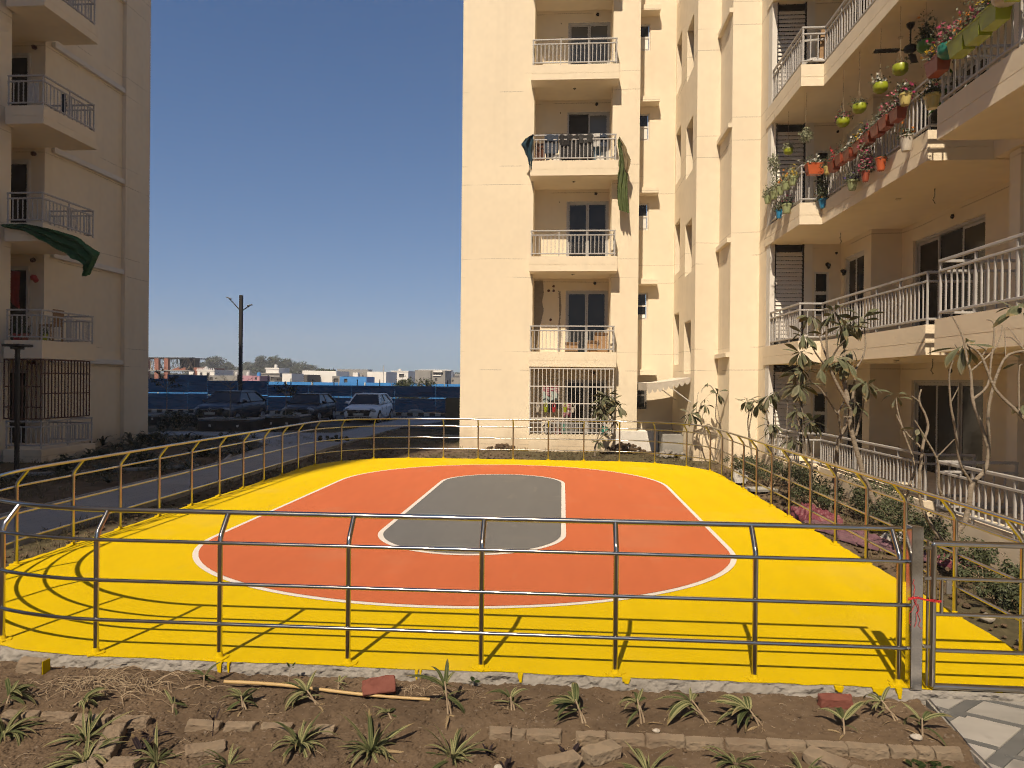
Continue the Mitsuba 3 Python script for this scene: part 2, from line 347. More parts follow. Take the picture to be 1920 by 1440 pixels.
# ------------------------------------------------------------------ balcony kit shared by the three blocks
RAILDICT = {}
def baluster_run(parent, p0, p1, z0, z1, step=.125, first=True, last=True, bw=.02, label=None):
    """a straight run of balcony railing from p0 to p1 (x, y): posts, two top rails, bottom rail, and each baluster its own piece"""
    p0, p1 = np.array(p0, float), np.array(p1, float); d = p1 - p0; L = np.hypot(*d); u = d / L; ang = math.atan2(u[1], u[0])
    ms = []
    for z, w, t in ((z1 - .025, .05, .04), (z1 - .165, .045, .035), (z0 + .09, .045, .035)):
        ms.append(cbox(-.02, L + .02, -w / 2, w / 2, z - t / 2, z + t / 2, .005))
    npost = max(2, int(round(L / .82)) + 1)
    for k in range(npost):
        if (k == 0 and not first) or (k == npost - 1 and not last): continue
        x = L * k / (npost - 1); ms.append(cbox(x - .016, x + .016, -.016, .016, z0, z1 - .045, .004))
    tw = T().translate([p0[0], p0[1], 0]).rotate([0, 0, 1], math.degrees(ang))
    key = part(parent, 'railing', cat_(ms), 'm_rail', tw=tw, label=label)
    n = max(2, int(round(L / step))); h = round(z1 - .18 - z0 - .105, 3)
    if (h, bw) not in RAILDICT: RAILDICT[(h, bw)] = mikit.ply(box(-bw / 2, bw / 2, -bw / 2, bw / 2, 0, h), 'm_rail')
    for k in range(1, n):
        part(key, 'baluster', RAILDICT[(h, bw)], tw=T().translate([p0[0] + u[0] * L * k / n, p0[1] + u[1] * L * k / n, z0 + .105]).rotate([0, 0, 1], math.degrees(ang)))
    return key

def sliding_door(parent, w, h, tw, leaves=2, glass='m_glass', frame='m_frame', open_leaf=None, sill=0.0, name='door', t=.055):
    """door in its own frame: x 0..w, z sill..h, facing -y; the outer frame holds one leaf frame and pane per leaf"""
    fr = wall_xz(R_(0, sill, w, h).difference(R_(t, sill + t * .6, w - t, h - t)), -.03, .07)
    key = part(parent, name, fr, frame, tw=tw)
    lw = (w - 2 * t) / leaves
    for k in range(leaves):
        x0 = t + k * lw; yy = .0 if k % 2 else .03
        if open_leaf == k:
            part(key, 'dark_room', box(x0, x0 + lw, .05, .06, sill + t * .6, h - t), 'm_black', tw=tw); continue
        part(key, 'leaf_frame', wall_xz(R_(x0 + .002, sill + t * .6 + .002, x0 + lw - .002, h - t - .002).difference(R_(x0 + .05, sill + .10, x0 + lw - .05, h - t - .06)), yy - .015, yy + .018), frame, tw=tw)
        part(key, 'pane', box(x0 + .04, x0 + lw - .04, yy - .003, yy + .003, sill + .08, h - t - .05), glass, tw=tw)
    return key

def slab(parent, poly, zb, zt, name='balcony_slab', bsdf='m_wall', kerb=True):
    """floor slab with its fascia: drip groove under the lip and an upstand round the rim"""
    lo, up = zb, zt; mid_ = zb + .2
    ms = [extr(poly, mid_ - .004 - lo, lo), extr(poly.buffer(-.008, join_style='mitre'), .012, mid_ - .006), extr(poly, up - mid_ - .004, mid_ + .004)]
    return part(parent, name, cat_(ms), bsdf)
ZB, ZT, ZR = 2.66, 3.13, 3.97                                     # first-floor fascia bottom, top, rail top

# ------------------------------------------------------------------ middle block
mb = thing('apartment_block', 'sunlit cream apartment block with a column of balconies behind the court', 'building')
YF, YK, YS = 22.9, 23.95, 22.3                                    # front wall, recess back wall, slab front
TOP = 26.5
L0, L1, RX0, RX1 = -3.35, -1.0, 1.53, 2.40
def seamwall(poly, y0, y1, name='wall', label=None): return part(mb, name, wall_xz(poly, y0, y1), 'm_wall', label=label)
part(mb, 'wall', cat_([box(L0, L1, YF, 34, -.1, TOP)]), 'm_wall', label='broad blank wall left of the balconies')
part(mb, 'wall', box(RX0, RX1, YF, 30, -.1, TOP), 'm_wall', label='narrow wall right of the balconies')
DX0, DX1 = .08, 1.5
holes = [R_(DX0, 3.05 + STOREY * n - (.0 if n >= 0 else 0), DX1, 5.28 + STOREY * n) for n in (-1, 0, 1, 2, 3, 4)]
bw_ = R_(L1, -.1, RX0, TOP)
for h in holes: bw_ = bw_.difference(h)
part(mb, 'wall', wall_xz(bw_, YK, YK + .2), 'm_wall', label='recess wall behind the balconies')
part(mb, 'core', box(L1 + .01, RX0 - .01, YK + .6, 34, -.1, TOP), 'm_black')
for n in range(-1, 6):
    z = STOREY * n; zb, zt = ZB + z, ZT + z
    if n >= 0:
        slab(mb, R_(-1.09, YS, 1.68, YF).union(R_(L1 + .002, YF, RX0 - .002, YK)), zb, zt)
        part(mb, 'ceiling_light', xf(lathe([(.05, 0), (.05, .015)], 12), (.3, 23.0, zb - .016)), 'm_rail_dark')
    else:
        part(mb, 'balcony_slab', cat_([box(-1.06, 1.62, YS + .04, YF, -.12, .5), box(L1 + .002, RX0 - .002, YF, YK, -.1, .12)]), 'm_wall', label='low parapet under the caged ground balcony')
    z0, z1 = (zt, ZR + z) if n >= 0 else (.5, 1.04)
    y_ = YS + .06
    if n < 5:
        baluster_run(mb, (-1.03, y_), (1.60, y_), z0, z1)
        baluster_run(mb, (-1.03, y_), (-1.03, YF), z0, z1, first=False); baluster_run(mb, (1.60, y_), (1.60, YF), z0, z1, first=False)
        dz = 3.05 + z
        sliding_door(mb, DX1 - DX0, 2.23, T().translate([DX0, YK + .06, dz]), 2, 'm_glass_pale' if n in (2, 3) else 'm_glass', 'm_frame', open_leaf=0 if n == 2 else None)
        part(mb, 'vent_pipe', xf(tube([(0, 0, 0), (0, -.05, 0)], .05, 12), (1.06, YK, 5.72 + z - .2)), 'm_black')
        part(mb, 'vent_pipe', xf(tube([(0, 0, 0), (0, -.02, 0)], .018, 8), (-.16, YK, 5.35 + z - .1)), 'm_black')
# plaster repairs on the first-floor recess
mat('m_mortar', lambda p, n, uv: mix((.22, .19, .16), (.36, .32, .27), fbm(p.x * 9, p.y * 9, p.z * 9, 3)), .95)
def patch(pts, y): return wall_xz(sg.Polygon(pts), y - .012, y + .01)
part(mb, 'plaster_patch', patch([(-.985, 5.6), (-.7, 5.62), (-.66, 5.2), (-.72, 4.9), (-.66, 4.6), (-.74, 4.2), (-.86, 3.7), (-.93, 3.16), (-.985, 3.16)], YK), 'm_mortar', label='unpainted grey plaster strip in the recess')
part(mb, 'plaster_patch', patch([(-.16, 5.2), (-.1, 5.25), (-.06, 4.7), (-.1, 4.2), (-.05, 3.8), (-.09, 3.2), (-.15, 3.2), (-.18, 3.9), (-.13, 4.4)], YK), 'm_mortar', label='chased grey mortar line beside the door')
for x, z in ((-.33, 5.42), (-.5, 5.27), (-.33, 5.27), (-.42, 4.28)): part(mb, 'socket_hole', xf(tube([(0, 0, 0), (0, -.015, 0)], .045, 10), (x, YK - .001, z)), 'm_grill_rust')
# ground floor cage of white bars
cg = [cbox(-1.05, 1.62, YS + .0, YS + .03, z - .018, z + .018, .004) for z in (2.60, 2.03, 1.50, 1.02)]
for z in (2.6, 2.03, 1.5, 1.02): cg += [box(-1.05, -1.02, YS + .03, YF, z - .015, z + .015), box(1.59, 1.62, YS + .03, YF, z - .015, z + .015)]
ck = part(mb, 'window_cage', cat_(cg), 'm_grill_white', label='white bar cage closing the ground balcony')
bp = mikit.ply(cbox(-.012, .012, -.012, .012, .52, 2.6, .003), 'm_grill_white')
for k in range(21): part(ck, 'bar', bp, tw=T().translate([-1.03 + 2.63 * k / 20, YS + .0165, 0]))
for k in (1, 2, 3, 4):
    for x in (-1.035, 1.605): part(ck, 'bar', bp, tw=T().translate([x, YS + .02 + .13 * k, 0]))
# set-back bay with bathroom windows and hoods
YR, XS = 24.2, 3.73
wz = []
for n in range(-1, 5):
    z = STOREY * n
    z = 3.04 * n + .04; hole = R_(2.48, 4.28 + z, 2.86, 5.20 + z); wz.append((hole, z, n))
bay = R_(RX1 - .05, -.1, XS + .1, TOP)
for h, _, _ in wz: bay = bay.difference(h)
part(mb, 'wall', wall_xz(bay, YR, YR + .2), 'm_wall', label='set back bay with small windows')
for h, z, n in wz:
    k = part(mb, 'window', wall_xz(R_(2.485, 4.285 + z, 2.855, 5.195 + z).difference(R_(2.53, 4.34 + z, 2.81, 4.72 + z)).difference(R_(2.53, 4.78 + z, 2.81, 5.15 + z)), YR + .05, YR + .11), 'm_frame_white' if n != -1 else 'm_rail_dark')
    part(k, 'pane', box(2.52, 2.79, YR + .09, YR + .095, 4.34 + z, 5.16 + z), 'm_glass')
    sash = box(2.52, 2.79, 0, .008, 0, .40); sash.apply_transform(trimesh.transformations.rotation_matrix(-.45 if n in (0,) else -.12, [1, 0, 0])); sash.apply_translation([0, YR + .03, 4.34 + z])
    if n != -1: part(k, 'sash', sash, 'm_frame_white')
    part(mb, 'window_hood', cbox(2.42, 3.14, YR - .45, YR, 5.43 + z, 5.62 + z, .006), 'm_wall')
# side wall facing left, with two columns of deep windows
sw = R_(20.3, -.1, YR + .1, TOP)
so_ = []
for n in range(0, 6):
    z = STOREY * n
    so_ += [(R_(23.05, 2.78 + z, 24.05, 4.5 + z), 'far'), (R_(20.92, 2.46 + 2.99 * n, 22.05, 4.06 + 2.99 * n), 'near')]
for h, k in so_: sw = sw.difference(h)
part(mb, 'wall', wall_yz(sw, XS, XS + .50), 'm_wall', label='side wall with deep windows facing the bay')
for h, k in so_:
    y0, z0, y1, z1 = h.bounds
    wk = part(mb, 'window', wall_yz(R_(y0, z0, y1, z1).difference(R_(y0 + .05, z0 + .05, (y0 + y1) / 2 - .025, z1 - .05)).difference(R_((y0 + y1) / 2 + .025, z0 + .05, y1 - .05, z1 - .05)), XS + .38, XS + .44), 'm_frame_white')
    part(wk, 'pane', box(XS + .405, XS + .415, y0 + .04, y1 - .04, z0 + .04, z1 - .04), 'm_glass')
    part(mb, 'window_hood', cbox(XS + .001, XS + .36, y0 + .002, y1 - .002, z1 - .02, z1 - .001, .003), 'm_wall')
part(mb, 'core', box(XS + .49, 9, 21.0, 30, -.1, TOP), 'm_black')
Y2, X2, Y3, X3 = 20.3, 4.38, 18.9, 5.27
part(mb, 'wall', box(XS + .001, X2, Y2 - .001, Y2 + .35, -.1, TOP), 'm_wall', label='plain pier beside the bay')
part(mb, 'wall', box(X2 - .0, X2 + .3, Y3 + .002, Y2 + .2, -.1, TOP), 'm_wall', label='recessed pier side with sloping hoods')
part(mb, 'wall', box(X2 + .02, X3 + .08, Y3, Y3 + .4, -.1, TOP), 'm_wall', label='plain sunlit pier left of the right wing')
for n in range(-1, 5):
    z = STOREY * n
    part(mb, 'ledge', cbox(X2 - .10, X2 + .01, Y3 + .0, Y2 - .002, 5.90 + z, 6.02 + z, .004), 'm_wall')
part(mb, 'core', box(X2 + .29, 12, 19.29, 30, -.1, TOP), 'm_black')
# porch plinth in the bay
part(mb, 'plinth', cat_([cbox(1.70, 3.08, YF - .03, YR - .001, -.1, .62, .008)]), 'm_wall_white', label='whitewashed porch plinth')
part(mb, 'plinth', cat_([cbox(3.10, XS - .002, YF - .9, YR - .002, -.1, .60, .008)]), 'm_concrete_grey', label='grey porch plinth')
part(mb, 'roof_parapet', box(L0, X3, YS, 30, TOP, TOP + .15), 'm_wall')
# ------------------------------------------------------------------ right wing
rw = thing('apartment_block', 'right cream wing with long stepped balconies and louvred ends', 'building')
SR = 3.0
XA, XB, XC = 5.10, 5.58, 5.25                                     # balcony lines: far part, middle part, near unit
YA, YJ, YK2, YN = 17.95, 15.72, 11.30, 10.38                      # louvre wall, first jog, second jog, near unit end
def deck(n): return sg.Polygon([(XA, YA + .4), (XA, YJ), (XB, YJ), (XB, YK2), (9.5, YK2), (9.5, YA + .4)])
NEAR = sg.Polygon([(XC, YN), (XC, -2), (9.5, -2), (9.5, YN)])
for n in range(-1, 5):
    z = SR * n; zb, zt = ZB + z, ZT + z
    if n >= 0:
        slab(rw, deck(n), zb, zt); slab(rw, NEAR, zb, zt)
        part(rw, 'beam', box(6.55, 9.5, YN + .001, YK2 - .001, zb + .02, zt - .02), 'm_wall')
        z0, z1 = zt, ZR + z
    else:
        part(rw, 'balcony_slab', cat_([extr(deck(n), .55, -.15)]), 'm_wall', label='low wall of the ground patio')
        part(rw, 'balcony_slab', cat_([extr(NEAR, .55, -.15)]), 'm_wall', label='low wall of the nearer ground patio')
        z0, z1 = .4, 1.14
    o = .05
    if n < 4:
        baluster_run(rw, (XA + o, YA - .05), (XA + o, YJ + o), z0, z1)
        baluster_run(rw, (XA + o, YJ + o), (XB + o, YJ + o), z0, z1, .16, first=False)
        baluster_run(rw, (XB + o, YJ + o), (XB + o, YK2 + o), z0, z1, .13, first=False)
        baluster_run(rw, (XB + o, YK2 + o), (6.35, YK2 + o), z0, z1, .16, first=False)
        baluster_run(rw, (XC + o, YN - o), (XC + o, 1.0), z0, z1, .14)
        baluster_run(rw, (XC + o, YN - o), (6.35, YN - o), z0, z1, .16, first=False)
    # end wall, louvre panel and back walls of this floor
    fz0, fz1 = (zt if n >= 0 else .15), ZB + z + SR
    ew = [box(XA + .02, 5.24, YA, YA + .3, fz0, fz1), box(5.95, 6.14, YA - .03, YA + .3, fz0, fz1)]
    part(rw, 'wall', cat_(ew), 'm_wall_white', label='white end wall beside the louvres')
    lk = part(rw, 'louvre_panel', cat_([box(5.24, 5.95, YA + .1, YA + .12, fz0, fz1), box(5.24, 5.27, YA + .0, YA + .1, fz0, fz1), box(5.92, 5.95, YA + .0, YA + .1, fz0, fz1)]), 'm_black')
    sl = mikit.ply(xf(box(5.272, 5.918, -.05, .05, -.006, .006), rx=math.radians(66)), 'm_louver')
    sz = fz0 + .25
    while sz < fz1 - .14: part(lk, 'slat', sl, tw=T().translate([0, YA + .05, sz])); sz += .102
    win = R_(6.20, fz0 + .75, 6.56, fz0 + 1.85)
    part(rw, 'wall', wall_xz(R_(6.14, fz0, 6.95, fz1).difference(win), YA, YA + .2), 'm_wall')
    wk = part(rw, 'window', wall_xz(R_(6.20, fz0 + .75, 6.56, fz0 + 1.85).difference(R_(6.25, fz0 + .8, 6.51, fz0 + 1.28)).difference(R_(6.25, fz0 + 1.36, 6.51, fz0 + 1.8)), YA + .03, YA + .09), 'm_frame_white')
    part(wk, 'pane', box(6.24, 6.52, YA + .065, YA + .07, fz0 + .79, fz0 + 1.81), 'm_glass')
    dh = fz0 + 2.15
    part(rw, 'wall', wall_yz(R_(16.4, fz0, YA + .2, fz1).difference(R_(16.62, fz0 - 1, 17.75, dh)), 6.84, 7.0), 'm_wall')
    sliding_door(rw, 1.13, 2.15, T().translate([6.90, 17.75, fz0]).rotate([0, 0, 1], -90), 2, 'm_glass', 'm_frame_white')
    part(rw, 'wall', box(6.84, 7.55, 16.25, 16.4, fz0, fz1), 'm_wall')
    w2 = R_(-2, fz0, 16.26, fz1)
    d2 = [(15.75, 13.15), (9.0, 6.4)]
    for a, b in d2: w2 = w2.difference(R_(b, fz0 - 1, a, dh))
    part(rw, 'wall', wall_yz(w2, 7.5, 7.7), 'm_wall')
    for i, (a, b) in enumerate(d2): sliding_door(rw, a - b, 2.15, T().translate([7.58, a, fz0]).rotate([0, 0, 1], -90), 3, 'm_glass', 'm_frame', open_leaf=1 if (n == 0 and i == 0) else None)
    part(rw, 'wall', box(6.6, 7.5, YN + .35, YN + .6, fz0, fz1), 'm_wall', label='party wall between two balconies')
    part(rw, 'light_point', xf(tube([(0, 0, 0), (0, 0, -.14), (.03, 0, -.2), (.01, .02, -.25)], .008, 5), (6.3, 16.6, fz1)), 'm_rail_dark')
    part(rw, 'light_point', xf(tube([(0, 0, 0), (0, 0, -.14), (-.03, 0, -.2), (.02, .02, -.27)], .008, 5), (6.5, 12.9, fz1)), 'm_rail_dark')
    part(rw, 'light_point', xf(lathe([(.05, 0), (.05, .02)], 10), (6.2, 13.6, fz1 - .021)), 'm_soffit')
    part(rw, 'vent_pipe', xf(tube([(0, 0, 0), (-.03, 0, 0)], .045, 10), (7.5, 14.2, fz0 + 2.33)), 'm_black')
    part(rw, 'vent_pipe', xf(tube([(0, 0, 0), (0, -.03, 0)], .03, 10), (6.72, YA, fz0 + 2.3)), 'm_black')
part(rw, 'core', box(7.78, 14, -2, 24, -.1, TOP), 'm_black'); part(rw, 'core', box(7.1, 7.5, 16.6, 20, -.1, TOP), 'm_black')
part(rw, 'wall', box(5.12, 9, YA + .31, 19.2, -.1, TOP), 'm_wall')
part(rw, 'roof_slab', box(XA, 14, -2, 19, TOP - .9, TOP), 'm_wall')
part(rw, 'wall', box(9.2, 14, -2.2, -2.0, -.1, TOP), 'm_wall'); part(rw, 'wall', box(14, 14.2, -2, 24, -.1, TOP), 'm_wall')

# ------------------------------------------------------------------ left block (in its own shade)
lb = thing('apartment_block', 'shaded cream apartment block with corner balconies on the left', 'building')
XW, LTOP = -14.75, 23.6
part(lb, 'wall', box(-24, XW, 19.05, 23.8, -.1, LTOP), 'm_wall', label='shaded side wall with shallow ledges')
part(lb, 'pilaster', cbox(-24, XW + .14, 22.55, 23.92, -.1, LTOP, .01), 'm_wall')
part(lb, 'wall', box(-30, -14.52, 9.0, 17.55, -.1, LTOP), 'm_wall', label='near shaded wall')
part(lb, 'wall', box(-30, -16.6, 17.5, 19.1, -.1, LTOP), 'm_wall')
part(lb, 'roof_parapet', box(-30, XW + .14, 9, 23.92, LTOP, LTOP + .3), 'm_wall')
for n in range(-1, 6):
    z = STOREY * n; zb, zt = ZB + z, ZT + z
    BP = R_(-14.40, 17.2, -13.36, 19.3).union(R_(-16.6, 17.56, -14.3, 19.045))
    z0, z1 = (zt, ZR + z - .03) if n >= 0 else (.32, 1.05)
    if n >= 0: slab(lb, BP, zb, zt); part(lb, 'ledge', box(XW, XW + .11, 19.3, 22.54, zb - .05, zb + .1), 'm_wall_white')
    else: part(lb, 'balcony_slab', extr(BP, .42, -.12), 'm_wall', label='low wall of the ground corner balcony')
    baluster_run(lb, (-14.36, 17.26), (-13.42, 17.26), z0, z1, .13, label=None)
    baluster_run(lb, (-13.42, 17.26), (-13.42, 19.22), z0, z1, .13, first=False)
    baluster_run(lb, (-14.7, 19.22), (-13.42, 19.22), z0, z1, .13)
    fz = zt if n >= 0 else .2
    sliding_door(lb, .74, 2.2, T().translate([-15.9, 19.0, fz]), 1, 'm_glass', 'm_frame_white')
    part(lb, 'wall_lamp', xf(tube([(0, 0, 0), (0, -.08, -.02)], .06, 10), (-15.05, 19.04, fz + 2.38)), 'm_grill_rust')
# rust-brown cage of the ground balcony
rk = part(lb, 'window_cage', cat_([box(-14.4, -13.36, 17.19, 17.22, z - .015, z + .015) for z in (2.63, 1.93, 1.4, 1.1)] + [box(-13.39, -13.36, 17.2, 19.05, z - .015, z + .015) for z in (2.63, 2.28, 1.75, 1.1)]), 'm_grill_rust', label='rust brown bar cage on the ground balcony')
rb = mikit.ply(box(-.012, .012, -.012, .012, 1.1, 2.64), 'm_grill_rust')
for k in range(9): part(rk, 'bar', rb, tw=T().translate([-14.38 + k * .125, 17.19, 0]))
for k in range(1, 16): part(rk, 'bar', rb, tw=T().translate([-13.365, 17.19 + k * .123, 0]))
# the tall tower behind and left of the camera, whose shade lies over the path and the parking
tw_ = thing('apartment_tower', 'tall cream apartment tower standing behind the viewer', 'building')
part(tw_, 'wall', box(-40, -12.3, -16, -2.0, -.1, 50), 'm_wall')
for n in range(0, 16):
    for x in (-16, -22, -29):
        k = part(tw_, 'window', box(x - .9, x + .9, -2.0, -1.94, 1.1 + n * 3.02, 2.5 + n * 3.02), 'm_frame_white'); part(k, 'pane', box(x - .8, x + .8, -1.95, -1.925, 1.2 + n * 3.02, 2.4 + n * 3.02), 'm_glass')
